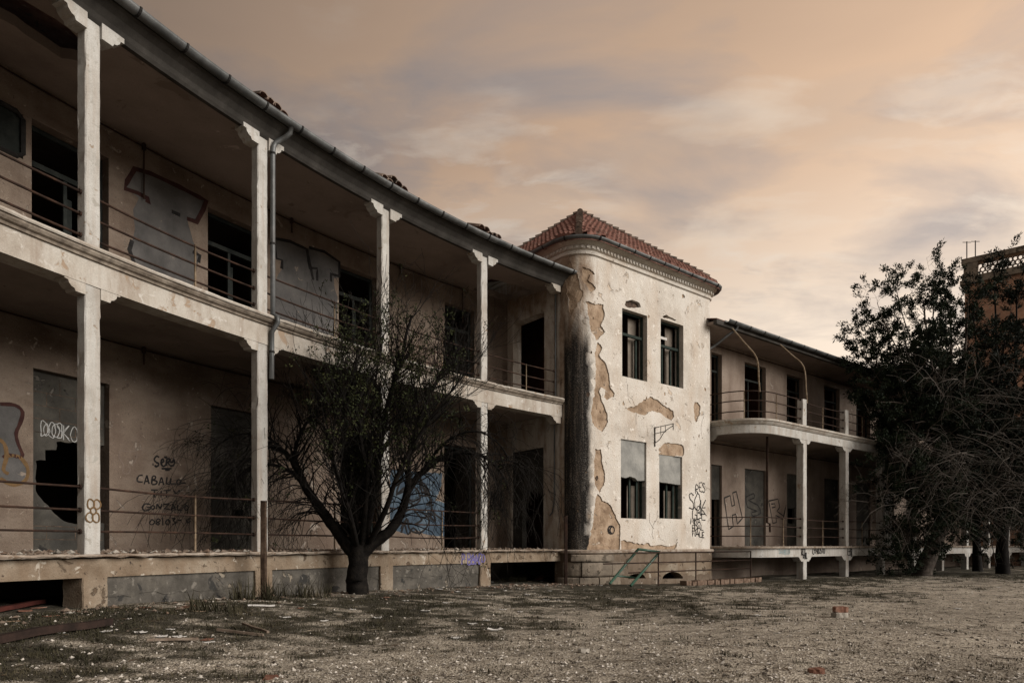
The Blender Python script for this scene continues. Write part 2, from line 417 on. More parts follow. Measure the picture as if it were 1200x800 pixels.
JUNI2 = leafmat('juniper_foliage_dark', (.004, .006, .004), (.008, .012, .007), (.016, .020, .011))
GRASSM = leafmat('dry_grass', (.018, .017, .010), (.036, .033, .019), (.080, .067, .042))
PG = mat('grey_graffiti_fill', [(.06, .058, .056), (.092, .088, .085), (.125, .119, .113)], 2., bump=.25, patch=((.21, .175, .145), 4, .66), streak=((.11, .105, .10), .4, (2, 2, .5)))
PB = mat('blue_graffiti_fill', [(.03, .045, .06), (.055, .08, .11), (.10, .135, .165)], 2.4, bump=.25, patch=((.25, .24, .22), 4, .64))
PK = mat('black_spray_paint', [(.012, .011, .011), (.03, .028, .027)], 12, bump=0)
PKR = mat('dark_red_spray_paint', [(.030, .014, .013), (.055, .024, .02)], 8, bump=0)
PO = mat('ochre_spray_paint', [(.10, .062, .03), (.17, .105, .05)], 8, bump=0)
PW = mat('white_spray_paint', [(.28, .28, .27), (.40, .40, .39)], 12, bump=0)
PBL = mat('blue_violet_spray_paint', [(.10, .09, .24), (.18, .16, .34)], 12, bump=0)
PGR = mat('faint_grey_spray_paint', [(.15, .115, .095), (.18, .14, .115)], 12, bump=0)
PTEAL = mat('pale_teal_spray_paint', [(.20, .28, .29), (.3, .36, .36)], 12, bump=0)

def brickmat(name, c1, c2, mortar, sx=.25, sy=.07):
    m, nt, N, L = mk(name); bs = N['Principled BSDF']; bs.inputs['Roughness'].default_value = .9
    uv = N.new('ShaderNodeUVMap'); b = N.new('ShaderNodeTexBrick')
    b.inputs['Scale'].default_value = 1; b.inputs['Brick Width'].default_value = sx; b.inputs['Row Height'].default_value = sy; b.inputs['Mortar Size'].default_value = .008
    b.inputs['Color1'].default_value = (*c1, 1); b.inputs['Color2'].default_value = (*c2, 1); b.inputs['Mortar'].default_value = (*mortar, 1)
    L.new(uv.outputs['UV'], b.inputs['Vector'])
    g = N.new('ShaderNodeNewGeometry'); n = N.new('ShaderNodeTexNoise'); n.inputs['Scale'].default_value = .9; n.inputs['Detail'].default_value = 9
    L.new(g.outputs['Position'], n.inputs['Vector'])
    r = N.new('ShaderNodeValToRGB'); r.color_ramp.elements[0].position = .3; r.color_ramp.elements[0].color = (.5, .48, .46, 1); r.color_ramp.elements[1].position = .7; r.color_ramp.elements[1].color = (1.1, 1.1, 1.1, 1)
    L.new(n.outputs['Fac'], r.inputs['Fac'])
    x = N.new('ShaderNodeMix'); x.data_type = 'RGBA'; x.blend_type = 'MULTIPLY'; x.inputs[0].default_value = 1
    L.new(b.outputs['Color'], x.inputs[6]); L.new(r.outputs['Color'], x.inputs[7]); L.new(x.outputs[2], bs.inputs['Base Color'])
    bp = N.new('ShaderNodeBump'); bp.inputs['Strength'].default_value = .4; L.new(b.outputs['Fac'], bp.inputs['Height']); bp.invert = True; L.new(bp.outputs['Normal'], bs.inputs['Normal'])
    return m
BRICKW = brickmat('old_red_brickwork', (.38, .19, .115), (.46, .26, .165), (.40, .30, .22))

# ------------------------------------------------------------------ ground
def grassiness(x, y):
    v = Vector((x - CX, y - CY)); n = v.length - R
    d1 = max(0, min(1, (n + 5.2) / 4.2))                       # close to the left gallery and the tower
    rel = Vector((x, y)) - BP; nb = -rel.x * BV.x - rel.y * BV.y
    d2 = max(0, min(1, (9 - nb) / 8)) * 1.0 if nb > -3 else 0
    w = .66 * max(d1, d2) + .05 + .15 * max(0, min(1, (-.12 - x / max(y, 1)) / .35)) * max(0, min(1, (9.5 - y) / 2))
    t = noise.fractal(Vector((x * .33, y * .42, 1.7)), 1.0, 2.0, 4) * .24 + noise.noise(Vector((x * 1.5, y * 2.6, 5))) * .36 + noise.noise(Vector((x * 3.6, y * 5.5, 8))) * .36
    return max(0, min(1, (w - .30 + t) * 1.9))

def graded(lo, hi, near0, near1, st):
    out = [near0]
    while out[-1] < near1: out.append(out[-1] + st)
    s = st; x = out[-1]
    while x < hi: s *= 1.6; x += s; out.append(min(x, hi))
    s = st; x = near0; pre = []
    while x > lo: s *= 1.6; x -= s; pre.append(max(x, lo))
    return pre[::-1] + out
gxs = graded(-2500, 2500, -10, 27, .16); gys = graded(-2500, 3000, 3.4, 29, .16)
mb = MB(); gr = []
for y in gys:
    for x in gxs:
        near = -12 < x < 30 and 1 < y < 33
        z = gz(x, y) if near else 0
        if near:
            z += .010 * noise.noise(Vector((x * 4.1, y * 4.1, 0))) + .012 * noise.noise(Vector((x * 9, y * 9, 2)))
        mb.v.append((x, y, z)); gr.append(grassiness(x, y) if near else .5)
W_ = len(gxs)
for j in range(len(gys) - 1):
    for i in range(W_ - 1):
        a = j * W_ + i; mb.f.append((a, a + 1, a + 1 + W_, a + W_)); mb.m.append(0)
mb.attr['grass'] = gr
def groundmat():
    m, nt, N, L = mk('gravel_ground'); bs = N['Principled BSDF']; bs.inputs['Roughness'].default_value = .95; bs.inputs['Specular IOR Level'].default_value = .15
    g = N.new('ShaderNodeNewGeometry')
    def nz(s, d=8, r=.65):
        n = N.new('ShaderNodeTexNoise'); n.inputs['Scale'].default_value = s; n.inputs['Detail'].default_value = d; n.inputs['Roughness'].default_value = r
        L.new(g.outputs['Position'], n.inputs['Vector']); return n.outputs['Fac']
    def ramp(f, st):
        r = N.new('ShaderNodeValToRGB'); e = r.color_ramp.elements
        while len(e) < len(st): e.new(.5)
        for i, (p, c) in enumerate(st): e[i].position = p; e[i].color = (*c, 1)
        L.new(f, r.inputs['Fac']); return r.outputs['Color']
    def mix(f, a, b, mode='MIX'):
        x = N.new('ShaderNodeMix'); x.data_type = 'RGBA'; x.blend_type = mode
        for s_, v in ((x.inputs[0], f), (x.inputs[6], a), (x.inputs[7], b)):
            if isinstance(v, (int, float)): s_.default_value = v
            else: L.new(v, s_)
        return x.outputs[2]
    vo = N.new('ShaderNodeTexVoronoi'); vo.inputs['Scale'].default_value = 52; L.new(g.outputs['Position'], vo.inputs['Vector'])
    vo2 = N.new('ShaderNodeTexVoronoi'); vo2.inputs['Scale'].default_value = 125; L.new(g.outputs['Position'], vo2.inputs['Vector'])
    sx = N.new('ShaderNodeSeparateColor'); L.new(vo.outputs['Color'], sx.inputs[0])
    sx2 = N.new('ShaderNodeSeparateColor'); L.new(vo2.outputs['Color'], sx2.inputs[0])
    c1 = ramp(sx.outputs[0], [(0, (.05, .042, .035)), (.16, (.12, .105, .085)), (.30, (.42, .385, .33)), (.8, (.62, .575, .505)), (1, (.80, .76, .69))])
    c2 = ramp(sx2.outputs[1], [(0, (.06, .05, .04)), (.2, (.30, .27, .23)), (.6, (.50, .46, .40)), (1, (.76, .71, .64))])
    c = mix(.42, c1, c2)
    c = mix(1., c, ramp(nz(.6), [(.3, (.46, .44, .405)), (.66, (.98, .955, .905))]), 'MULTIPLY')
    c = mix(1., c, ramp(nz(4.5), [(.32, (.5, .47, .44)), (.58, (1.05, 1.04, 1.02))]), 'MULTIPLY')
    at_ = N.new('ShaderNodeAttribute'); at_.attribute_name = 'grass'
    ad = N.new('ShaderNodeMath'); ad.operation = 'MULTIPLY_ADD'; L.new(nz(11), ad.inputs[0]); ad.inputs[1].default_value = 1.3; ad.inputs[2].default_value = -.75
    a2 = N.new('ShaderNodeMath'); a2.operation = 'ADD'; a2.use_clamp = True; L.new(at_.outputs['Fac'], a2.inputs[0]); L.new(ad.outputs[0], a2.inputs[1])
    soil = ramp(nz(9), [(.3, (.022, .020, .014)), (.55, (.045, .040, .027)), (.75, (.10, .088, .065))])
    f = ramp(a2.outputs[0], [(.12, (0, 0, 0)), (.6, (.95, .95, .95))])
    c = mix(f, c, soil)
    L.new(c, bs.inputs['Base Color'])
    b = N.new('ShaderNodeBump'); b.inputs['Strength'].default_value = .9; b.inputs['Distance'].default_value = .025
    s = N.new('ShaderNodeMath'); s.operation = 'ADD'; L.new(vo.outputs['Distance'], s.inputs[0]); L.new(nz(40), s.inputs[1])
    L.new(s.outputs[0], b.inputs['Height']); L.new(b.outputs['Normal'], bs.inputs['Normal'])
    return m
tag(mb.build('ground', groundmat(), None, True), kind='structure')

# loose gravel: uncountable pebbles on the near ground
mb = MB(); mats_g = [mat('pale_pebble', [(.36, .33, .285), (.50, .46, .405), (.64, .60, .54)], 20, bump=0), mat('dark_pebble', [(.07, .06, .05), (.14, .12, .10)], 20, bump=0)]
r_ = random.Random(3)
def pebble(mb, x, y, z, s, mi):
    a = r_.uniform(0, 6.28); sx, sy, sz = s * r_.uniform(.7, 1.4), s * r_.uniform(.6, 1.1), s * r_.uniform(.4, .8)
    ca, sa = math.cos(a), math.sin(a); vs = []
    for (p, q, w) in ((1, 0, 0), (0, 1, 0), (-1, 0, 0), (0, -1, 0), (.2, .1, 1), (0, 0, -1)):
        p += r_.uniform(-.25, .25); q += r_.uniform(-.25, .25)
        vs.append((x + (p * ca * sx - q * sa * sy), y + (p * sa * sx + q * ca * sy), z + w * sz))
    mb.add(vs, [(0, 1, 4), (1, 2, 4), (2, 3, 4), (3, 0, 4), (1, 0, 5), (2, 1, 5), (3, 2, 5), (0, 3, 5)], mi)
for i in range(34000):
    y = 4.6 + 14 * r_.random() ** 2; x = r_.uniform(-.8, .8) * y
    if grassiness(x, y) > .55 and r_.random() < .8: continue
    if (Vector((x - CX, y - CY)).length - R) > -.2: continue
    s = .005 + .020 * r_.random() ** 7
    pebble(mb, x, y, gz(x, y) + s * .3, s, 0 if r_.random() < .7 else 1)
tag(mb.build('gravel', mats_g), 'loose pale and dark pebbles strewn over the gravel yard', 'gravel', kind='stuff')

# grass: short dry blades in patches
mb = MB()
def blades(mb, x, y, k, h, spread, rr, z=None):
    for i in range(k):
        a = rr.uniform(0, 6.28); d = spread * math.sqrt(rr.random())
        bx, by = x + d * math.cos(a), y + d * math.sin(a); bz = (gz(bx, by) if z is None else z) - .01
        hh = h * rr.uniform(.4, 1.2); t = rr.uniform(0, 6.28); ln = hh * rr.uniform(.2, .9); w = rr.uniform(.003, .006) * (1 + h * 2)
        dx, dy = math.cos(t), math.sin(t)
        mb.add([(bx - dy * w, by + dx * w, bz), (bx + dy * w, by - dx * w, bz), (bx + dx * ln * .4 + dy * w * .7, by + dy * ln * .4 - dx * w * .7, bz + hh * .6),
                (bx + dx * ln * .4 - dy * w * .7, by + dy * ln * .4 + dx * w * .7, bz + hh * .6), (bx + dx * ln, by + dy * ln, bz + hh)], [(0, 1, 2, 3), (3, 2, 4)])
r_ = random.Random(11)
cnt = 0
for i in range(60000):
    y = r_.uniform(4.6, 25); x = r_.uniform(-.78, .8) * y
    n = Vector((x - CX, y - CY)).length - R
    if n > -.25 and y < 19: continue
    rel = Vector((x, y)) - BP
    if rel.dot(BV) > -.3: continue
    g = grassiness(x, y)
    if r_.random() > g * g * 1.1: continue
    blades(mb, x, y, 6, r_.uniform(.02, .065), .07, r_); cnt += 1
    if cnt > 17000: break
for i in range(2600):
    y = 4.6 + 20 * r_.random() ** 1.3; x = r_.uniform(-.78, .8) * y
    if Vector((x - CX, y - CY)).length - R > -.25 and y < 19: continue
    if (Vector((x, y)) - BP).dot(BV) > -.3 or noise.noise(Vector((x * .7, y * .9, 21))) < -.05: continue
    blades(mb, x, y, 14, r_.uniform(.012, .04), r_.uniform(.05, .16), r_)
tag(mb.build('grass', GRASSM), 'short dry grass growing in patches over the yard', 'grass', kind='stuff')

# fallen leaves and twig bits
mb = MB(); r_ = random.Random(44)
for i in range(5200):
    y = 4.6 + 17 * r_.random() ** 1.5; x = r_.uniform(-.78, .8) * y
    if Vector((x - CX, y - CY)).length - R > -.2 and y < 19: continue
    z = gz(x, y) + r_.uniform(.004, .02); a = r_.uniform(0, 6.28); l = r_.uniform(.012, .035) if r_.random() < .8 else r_.uniform(.05, .16); w_ = l * .4 if l < .04 else .004
    ca, sa = math.cos(a) * l, math.sin(a) * l; px_, py_ = -math.sin(a) * w_, math.cos(a) * w_
    mb.add([(x - ca, y - sa, z), (x + px_, y + py_, z + r_.uniform(-.003, .01)), (x + ca, y + sa, z + r_.uniform(-.004, .008)), (x - px_, y - py_, z + r_.uniform(-.003, .01))], [(0, 1, 2, 3)], 0 if r_.random() < .7 else 1)
tag(mb.build('leaf_litter', [mat('dead_leaf_brown', [(.025, .018, .012), (.06, .042, .028), (.11, .08, .05)], 14., bump=0), mat('dry_straw_bit', [(.13, .11, .08), (.24, .20, .15)], 14., bump=0)]), 'fallen brown leaves and twig bits scattered over the yard', 'leaf litter', kind='stuff')

# ------------------------------------------------------------------ left gallery wing
LA = -.12; UA = 3.78      # floor edge levels relative to the eye
COLS = [-8.42, -5.57, -2.74, .08, 2.885, 5.76, 8.69]
SEND = 11.37; SBEG = -8.6
wing = thing('gallery_wing', 'long two-storey white galleried wing curving from the left edge to the tower', 'building', FA(4, 2, -EY))
NB = 2.3

def jpost(mb, F, a, half, n0, n1, z0, z1, jit=.003, seed=0, ch=.014):
    r = random.Random(seed); k = max(2, int((z1 - z0) / .12)); base = len(mb.v)
    ring = [(-half + ch, n0), (half - ch, n0), (half, n0 + ch), (half, n1 - ch), (half - ch, n1), (-half + ch, n1), (-half, n1 - ch), (-half, n0 + ch)]
    for i in range(k + 1):
        z = z0 + (z1 - z0) * i / k
        ja = r.uniform(-jit, jit) * .4
        bite = [r.uniform(.006, .03) if r.random() < .07 else 0 for _ in range(8)]
        for q, (da, n) in enumerate(ring):
            sg = -1 if da > 0 else 1
            mb.v.append(tuple(F(a + da + r.uniform(-jit, jit) + ja + sg * bite[q], n + r.uniform(-jit, jit), z)))
    for i in range(k):
        for j in range(8):
            b = base + i * 8; j2 = (j + 1) % 8
            mb.f.append((b + j, b + j2, b + 8 + j2, b + 8 + j)); mb.m.append(0)
    mb.f.append(tuple(base + j for j in reversed(range(8)))); mb.m.append(0)
    mb.f.append(tuple(base + k * 8 + j for j in range(8))); mb.m.append(0)

BRK = [(0, -.14), (.13, -.14), (.145, -.105), (.18, -.095), (.215, -.06), (.225, -.025), (.27, -.02), (.27, .03)]
def bracket(F, a, half, n0, n1, zb, sides=(-1, 1), mul=1.):
    mb = MB()
    for sg in sides:
        pts = [(0, .03 if mul < 1.12 else .10)] + [(x * mul, z * mul) for x, z in BRK]
        if mul >= 1.12: pts.append((.30 * mul, .10))
        k = len(pts); base = len(mb.v)
        for n in (n0, n1):
            for (x, z) in pts: mb.v.append(tuple(F(a + sg * (half - .004 + x), n, zb + z)))
        mb.f.append(tuple(base + i for i in range(k))); mb.m.append(0)
        mb.f.append(tuple(base + k + i for i in reversed(range(k)))); mb.m.append(0)
        for i in range(k):
            j = (i + 1) % k; mb.f.append((base + i, base + j, base + k + j, base + k + i)); mb.m.append(0)
    return mb

# floors, edges and beams
mb = MB(); mb.sweep(FA, SBEG, SEND - .03, .3, [(.02, LA - .30), (.02, LA - .06), (.3, LA - .06), (.3, LA - .30)]); base_beam = mb.build('base_beam', BASEW, wing)
mb = MB(); mb.sweep(FA, SBEG, SEND - .03, .4, [(.31, LA - .25), (.31, LA - .004), (6, LA - .004), (6, LA - .25)]); mb.build('floor_slab', CONC, wing)
mb = MB(); rr = random.Random(5); k = 190      # eroded lower lip
base = len(mb.v)
for i in range(k + 1):
    s = SBEG + (SEND - .03 - SBEG) * i / k; e = rr.uniform(0, .035) + (.05 if rr.random() < .12 else 0); dz = rr.uniform(-.012, .008); t = rr.uniform(.0, .02)
    for (n, z) in ((.32, LA - .058), (-.10 + e, LA - .052 + t), (-.12 + e, LA - .02 + dz), (-.09 + e, LA + .004 + dz), (.32, LA + .002)): mb.v.append(tuple(FA(s, n, z)))
for i in range(k):
    for j in range(4):
        a = base + i * 5 + j; mb.f.append((a, a + 1, a + 6, a + 5)); mb.m.append(0)
mb.build('floor_edge', LIP, wing)
mb = MB(); mb.sweep(FA, SBEG, SEND - .03, .3, [(.0, UA - .47), (.0, UA - .155), (.30, UA - .155), (.30, UA - .47)]); mb.build('gallery_beam', BEAM, wing)
mb = MB(); mb.sweep(FA, SBEG, SEND - .03, .3, [(.004, UA - .152), (-.03, UA - .15), (-.04, UA - .12), (-.075, UA - .105), (-.10, UA - .075), (-.105, UA - .055), (.3, UA - .055), (.3, UA - .152)]); mb.build('edge_moulding', MOULD, wing)
mb = MB(); rr = random.Random(6); k = 170; base = len(mb.v)
for i in range(k + 1):
    s = SBEG + (SEND - .03 - SBEG) * i / k; e = rr.uniform(-.006, .008) + (.03 if rr.random() < .04 else 0); dz = rr.uniform(-.004, .004)
    for (n, z) in ((.3, UA - .052), (-.125 + e, UA - .05), (-.135 + e, UA - .03), (-.13 + e, UA - .006 + dz), (.3, UA + .002)): mb.v.append(tuple(FA(s, n, z)))
for i in range(k):
    for j in range(4):
        a = base + i * 5 + j; mb.f.append((a, a + 1, a + 6, a + 5)); mb.m.append(0)
mb.build('upper_edge', BEAM, wing)
mb = MB(); mb.sweep(FA, SBEG, SEND - .03, .4, [(.31, 3.42), (.31, UA - .02), (6, UA - .02), (6, 3.42)]); mb.build('upper_slab', CEIL, wing)

# columns, upper and lower, with brackets
HC = .105
for i, s in enumerate(COLS):
    mb = MB(); jpost(mb, FA, s, HC, .012, .175, LA, UA - .46, seed=i); c = mb.build('column', WHITE, wing)
    for sg in (-1, 1): bracket(FA, s, HC, .006, .19, UA - .468, (sg,)).build('bracket', BEAM, c)
    mb = MB(); jpost(mb, FA, s, HC - .004, .014, .175, UA, 6.72, seed=i + 20); c = mb.build('column', WHITE, wing)
    for sg in (-1, 1): bracket(FA, s, HC - .004, -.022, .19, 6.70, (sg,), 1.15).build('bracket', WHITE, c)
    mb = MB(); jpost(mb, FA, s + .03, .17, .008, .4, -EY - .3, LA - .29, jit=.007, seed=i + 40); mb.build('base_pier', BASEW, wing)
# end half-columns against the tower
for (z0, z1) in ((LA, UA - .46), (UA, 6.72)):
    bracket(FA, SEND - .05, .02, .008, .26, z1 - .01, (-1,), 1.2).build('bracket', BEAM, wing)
# concrete panels between the base piers (open voids under the far left and the last bay)
for i in range(3, 6):
    sA = COLS[i] + .2; sB = COLS[i + 1] - .14
    sheet('base_panel', FA, (sA, sB, -EY - .3, LA - .3), [], [(rough(rect(sA, sB, -EY + .05, -EY + .42), .03, .12, i), 0, .012)], (.3, .2), [CONC], wing, n0=.06)
# back wall under the floor so the voids stay dark
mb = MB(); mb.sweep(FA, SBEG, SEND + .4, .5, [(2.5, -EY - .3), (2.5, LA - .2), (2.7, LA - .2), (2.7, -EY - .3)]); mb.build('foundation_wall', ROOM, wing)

# back walls with doorways
def arcpoly(x0, x1, z0, z1): return rect(x0, x1, z0, z1)
up_doors = [(-7.8, -6.75), (-4.95, -3.9), (-2.2, -1.15), (.66, 1.75), (3.46, 4.52), (6.38, 7.38), (9.38, 10.32)]
lo_doors = [(-7.8, -6.75), (-4.95, -3.9), (-2.2, -1.15), (.68, 1.76), (3.52, 4.55), (6.42, 7.42), (9.36, 10.36)]
# big lettering painted on the upper wall: shapes read off the wall itself
def PA(pts, ox, oy, sc_, n=NB): return [wa(ox + x / sc_, oy + y / sc_, n) for x, y in pts]
T1 = PA([(165, 165), (250, 190), (400, 265), (540, 335), (540, 365), (490, 440), (440, 425), (470, 540), (505, 620), (490, 700), (470, 790), (150, 660), (150, 560), (170, 480), (160, 380), (190, 320), (125, 270)], 120, 160, 4.445)
T1o = PA([(225, 330), (245, 345), (238, 325), (185, 295), (118, 272), (128, 235), (168, 168), (250, 192), (400, 262), (540, 335), (525, 380), (490, 445), (440, 428)], 120, 160, 4.445)
T1i = [PA([(360, 390), (405, 410)], 120, 160, 4.445), PA([(155, 540), (140, 590), (165, 660)], 120, 160, 4.445), PA([(470, 600), (508, 620), (500, 655)], 120, 160, 4.445)]
AT = PA([(100, 140), (300, 205), (320, 200), (488, 285), (490, 375), (455, 380), (460, 440), (478, 490), (470, 720), (330, 690), (120, 610), (85, 560), (85, 470), (130, 360), (150, 330), (150, 275), (120, 265)], 300, 250, 5)
ATo = [PA([(150, 325), (153, 275), (120, 265), (100, 145), (200, 165), (298, 210), (335, 390)], 300, 250, 5), PA([(310, 200), (400, 225), (488, 285), (488, 368), (438, 355), (440, 400)], 300, 250, 5), PA([(298, 210), (312, 320), (358, 322), (358, 395)], 300, 250, 5)]
BL0 = smooth_line(PA([(-60, 300), (0, 293), (70, 298), (105, 330), (95, 380), (75, 430), (85, 480), (105, 530), (130, 590), (120, 650), (60, 672), (0, 640), (-60, 600)], 0, 400, 4), 3)
WIN = [wa(-14, 112), wa(25, 133), wa(25, 178), wa(-14, 160)]
holes = [rect(a, b, UA - .05, 6.40) for a, b in up_doors]
winh = rect(-.35, .55, 5.72, 6.38)
regU = [(rough(T1, .006, .12, 1), 1, 0.), (rough(AT, .006, .12, 2), 1, 0.)]
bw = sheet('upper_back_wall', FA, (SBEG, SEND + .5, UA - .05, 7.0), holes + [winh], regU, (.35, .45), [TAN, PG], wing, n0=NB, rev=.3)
strokes(lambda a, n, z: FA(a, NB + n, z), [T1o], .085).build('graffiti', PKR, bw)
for ln_ in ATo + T1i: strokes(lambda a, n, z: FA(a, NB + n, z), [ln_], .065).build('graffiti', PK, bw)
holes = [rect(a, b, LA - .01, 2.66) for a, b in lo_doors]
MUR = PA([(385, 150), (520, 160), (690, 170), (690, 240), (650, 330), (705, 345), (705, 540), (600, 530), (540, 500), (480, 530), (420, 510), (385, 500)], 380, 520, 5)
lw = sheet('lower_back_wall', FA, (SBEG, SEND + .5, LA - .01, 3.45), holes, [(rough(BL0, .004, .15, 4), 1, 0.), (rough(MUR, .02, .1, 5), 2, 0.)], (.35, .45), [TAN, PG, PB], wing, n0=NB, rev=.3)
FW = lambda a, n, z: FA(a, NB + n, z)
strokes(FW, [smooth_line(PA([(0, 293), (70, 298), (105, 330), (95, 380), (75, 430), (85, 480), (105, 530), (90, 540), (40, 530), (15, 545)], 0, 400, 4), 3)], .05).build('graffiti', PKR, lw)
strokes(FW, [smooth_line(PA([(40, 535), (90, 540), (128, 590), (125, 640), (90, 668), (50, 670), (0, 640)], 0, 400, 4), 3), smooth_line(PA([(-20, 450), (20, 480), (30, 540), (15, 600), (40, 620)], 0, 400, 4), 3)], .05).build('graffiti', PO, lw)
# handwriting by the second doorway
def on(px, py): return wa(px, py, NB)
sx0, sz0 = on(180, 551)
ppm = .01  # placeholder scale for heights below
def lnh(px, py, hpx): 
    a = on(px, py); b = on(px, py - hpx); return a[0], a[1], b[1] - a[1]
def trace(lines, ox, oy, k, sm=3): return [smooth_line(PA(p, ox, oy, k), sm) if len(p) > 2 else PA(p, ox, oy, k) for p in lines]
SERE = [[(655, 362), (622, 345), (590, 385), (612, 425), (648, 442), (640, 475), (610, 482), (598, 465)], [(690, 432), (716, 415), (706, 385), (685, 402), (684, 450), (712, 482), (748, 460)],
        [(750, 474), (756, 398), (782, 380), (802, 402), (772, 430), (806, 472)], [(800, 428), (838, 420), (850, 388), (862, 430), (842, 470), (800, 476)], [(722, 352), (740, 366), (758, 350)], [(688, 512), (822, 512)], [(735, 530), (797, 530)], [(566, 455), (580, 455)], [(886, 437), (900, 437)]]
CABA = [[(435, 600), (390, 605), (360, 650), (375, 686), (435, 690)], [(455, 720), (490, 600)], [(490, 600), (520, 715)], [(470, 682), (515, 680)], [(555, 720), (565, 620), (605, 615), (600, 650), (570, 662), (625, 682), (610, 718), (560, 725)],
        [(650, 735), (684, 628)], [(690, 625), (716, 730)], [(665, 695), (715, 690)], [(760, 625), (750, 715)], [(750, 715), (800, 720)], [(815, 640), (805, 715)], [(805, 715), (880, 715)], [(915, 655), (890, 690), (905, 725), (940, 715), (940, 672), (915, 655)], [(950, 705), (1010, 705)]]
REST = [[(375, 430), (440, 430)], [(405, 432), (407, 500)], [(470, 440), (468, 500)], [(490, 436), (560, 433)], [(522, 435), (519, 500)], [(585, 435), (610, 462), (642, 430)],
        [(370, 567), (320, 560), (295, 600), (320, 625), (366, 610), (365, 590), (335, 592)], [(385, 575), (375, 600), (395, 610), (410, 585), (385, 575)], [(425, 610), (430, 560)], [(430, 560), (465, 610)], [(465, 610), (476, 558)], [(490, 565), (545, 560)], [(545, 560), (500, 605)], [(500, 605), (552, 611)],
        [(560, 620), (580, 560)], [(580, 560), (606, 620)], [(565, 600), (600, 600)], [(625, 565), (620, 615)], [(620, 615), (668, 620)], [(700, 570), (722, 592), (708, 622), (688, 606), (700, 570)],
        [(382, 705), (360, 740), (385, 755), (410, 730), (382, 705)], [(440, 698), (422, 722), (452, 742), (440, 756), (424, 742), (462, 716), (440, 698)], [(482, 690), (486, 762)], [(530, 705), (510, 735), (535, 755), (550, 722), (530, 705)], [(570, 695), (600, 700), (582, 720), (612, 736), (575, 752)], [(622, 715), (660, 712)], [(738, 690), (712, 715), (720, 738), (746, 718)]]
strokes(FW, trace(SERE, 129, 504, 11.43), .034).build('graffiti', PK, lw)
strokes(FW, trace(CABA, 129, 504, 11.43), .026).build('graffiti', PK, lw)
strokes(FW, trace(REST, 130, 520, 8), .024).build('graffiti', PK, lw)
strokes(FW, [smooth_line(PA([(90, 55), (150, 70), (240, 72), (235, 140), (205, 190), (160, 195), (180, 240), (155, 280), (110, 260), (115, 190), (80, 140), (75, 90), (90, 55)], 130, 520, 8), 3)], .016).build('graffiti', PGR, lw)
# lines of the blue mural and a tag next to the end wall
mur = [smooth_line(PA(p, 380, 520, 5), 3) for p in ([(560, 170), (570, 220), (600, 250), (610, 300), (560, 300)], [(400, 480), (440, 420), (520, 380), (600, 420), (610, 470), (560, 520), (500, 500), (490, 440)], [(420, 300), (480, 250), (540, 260), (560, 330), (500, 370)], [(620, 330), (640, 400), (690, 440)], [(450, 520), (470, 470), (490, 530), (520, 490), (560, 530)])]
rm_ = random.Random(61)
for i in range(9):
    x_, z_ = rm_.uniform(7.55, 9.0), rm_.uniform(.45, 1.55); mur.append(smooth_line([(x_ + rm_.uniform(-.3, .3), z_ + rm_.uniform(-.25, .25)) for _ in range(5)], 4))
strokes(FW, mur, .05).build('graffiti', PK, lw)
x, z, h = lnh(575, 597, 26); strokes(FW, word('MSE', x, z, h * .9, .42, .03, seed=9) + word('OSO', x + .05, z + .1, h * .6, .5, .0, seed=10) + [[(x + .05, z + .02), (x + .7, z + .02)]], .035).build('graffiti', PK, lw)

# broken masonry infill in some lower doorways, timber frames in the upper ones
def infill(F, a0, a1, z0, z1, hole, n, mats=INFILL, seed=0, name='doorway_infill'):
    return sheet(name, F, (a0, a1, z0, z1), [rough(hole, .012, .06, seed)] if hole else [], [], (.3, .3), [mats], wing, n0=n, rev=.12)
h0 = [wa(*p, NB + .12) for p in ((53, 539), (53, 527), (66, 527), (66, 517), (91, 519), (128, 523), (128, 612), (90, 614), (75, 610), (60, 597), (48, 583), (42, 575), (42, 540))]
i0 = infill(FA, .69, 1.75, LA, 2.655, h0, NB + .12, seed=3)
x, z = wa(48, 511, NB + .12); strokes(lambda a, n, zz: FA(a, NB + .12 + n, zz), word('DOSKO', x, z, .24, .7, .04, seed=12) + word('0OK', x + .03, z + .02, .2, .9, .12, seed=13), .012).build('graffiti', PW, i0)
jl = [];
for r_i in range(1, 13):
    zz_ = LA + r_i * .205; jl.append([(.72, zz_), (1.72, zz_ + rnd.uniform(-.01, .01))])
    for c_i in range(3):
        xx_ = .72 + (.2 if r_i % 2 else .38) + c_i * .4
        if xx_ < 1.7: jl.append([(xx_, zz_), (xx_, zz_ + .2)])
jl = [l for l in jl if not any(inpoly(p[0], p[1], h0) for q_ in range(11) for p in [(l[0][0] + (l[1][0] - l[0][0]) * q_ / 10, l[0][1] + (l[1][1] - l[0][1]) * q_ / 10)])]
strokes(lambda a, n, zz: FA(a, NB + .12 + n, zz), jl, .009, -.002).build('mortar_joint', VOIDM, i0)
i1 = infill(FA, 3.53, 4.54, LA, 2.655, rect(*[f(a) for f, a in ((lambda q: q, wa(272, 600, NB + .1)[0]), (lambda q: q, wa(285, 600, NB + .1)[0]), (lambda q: q, wa(272, 604, NB + .1)[1]), (lambda q: q, wa(272, 596, NB + .1)[1]))]), NB + .1, seed=4)
infill(FA, -2.19, -1.16, LA, 2.655, None, NB + .12, seed=5)
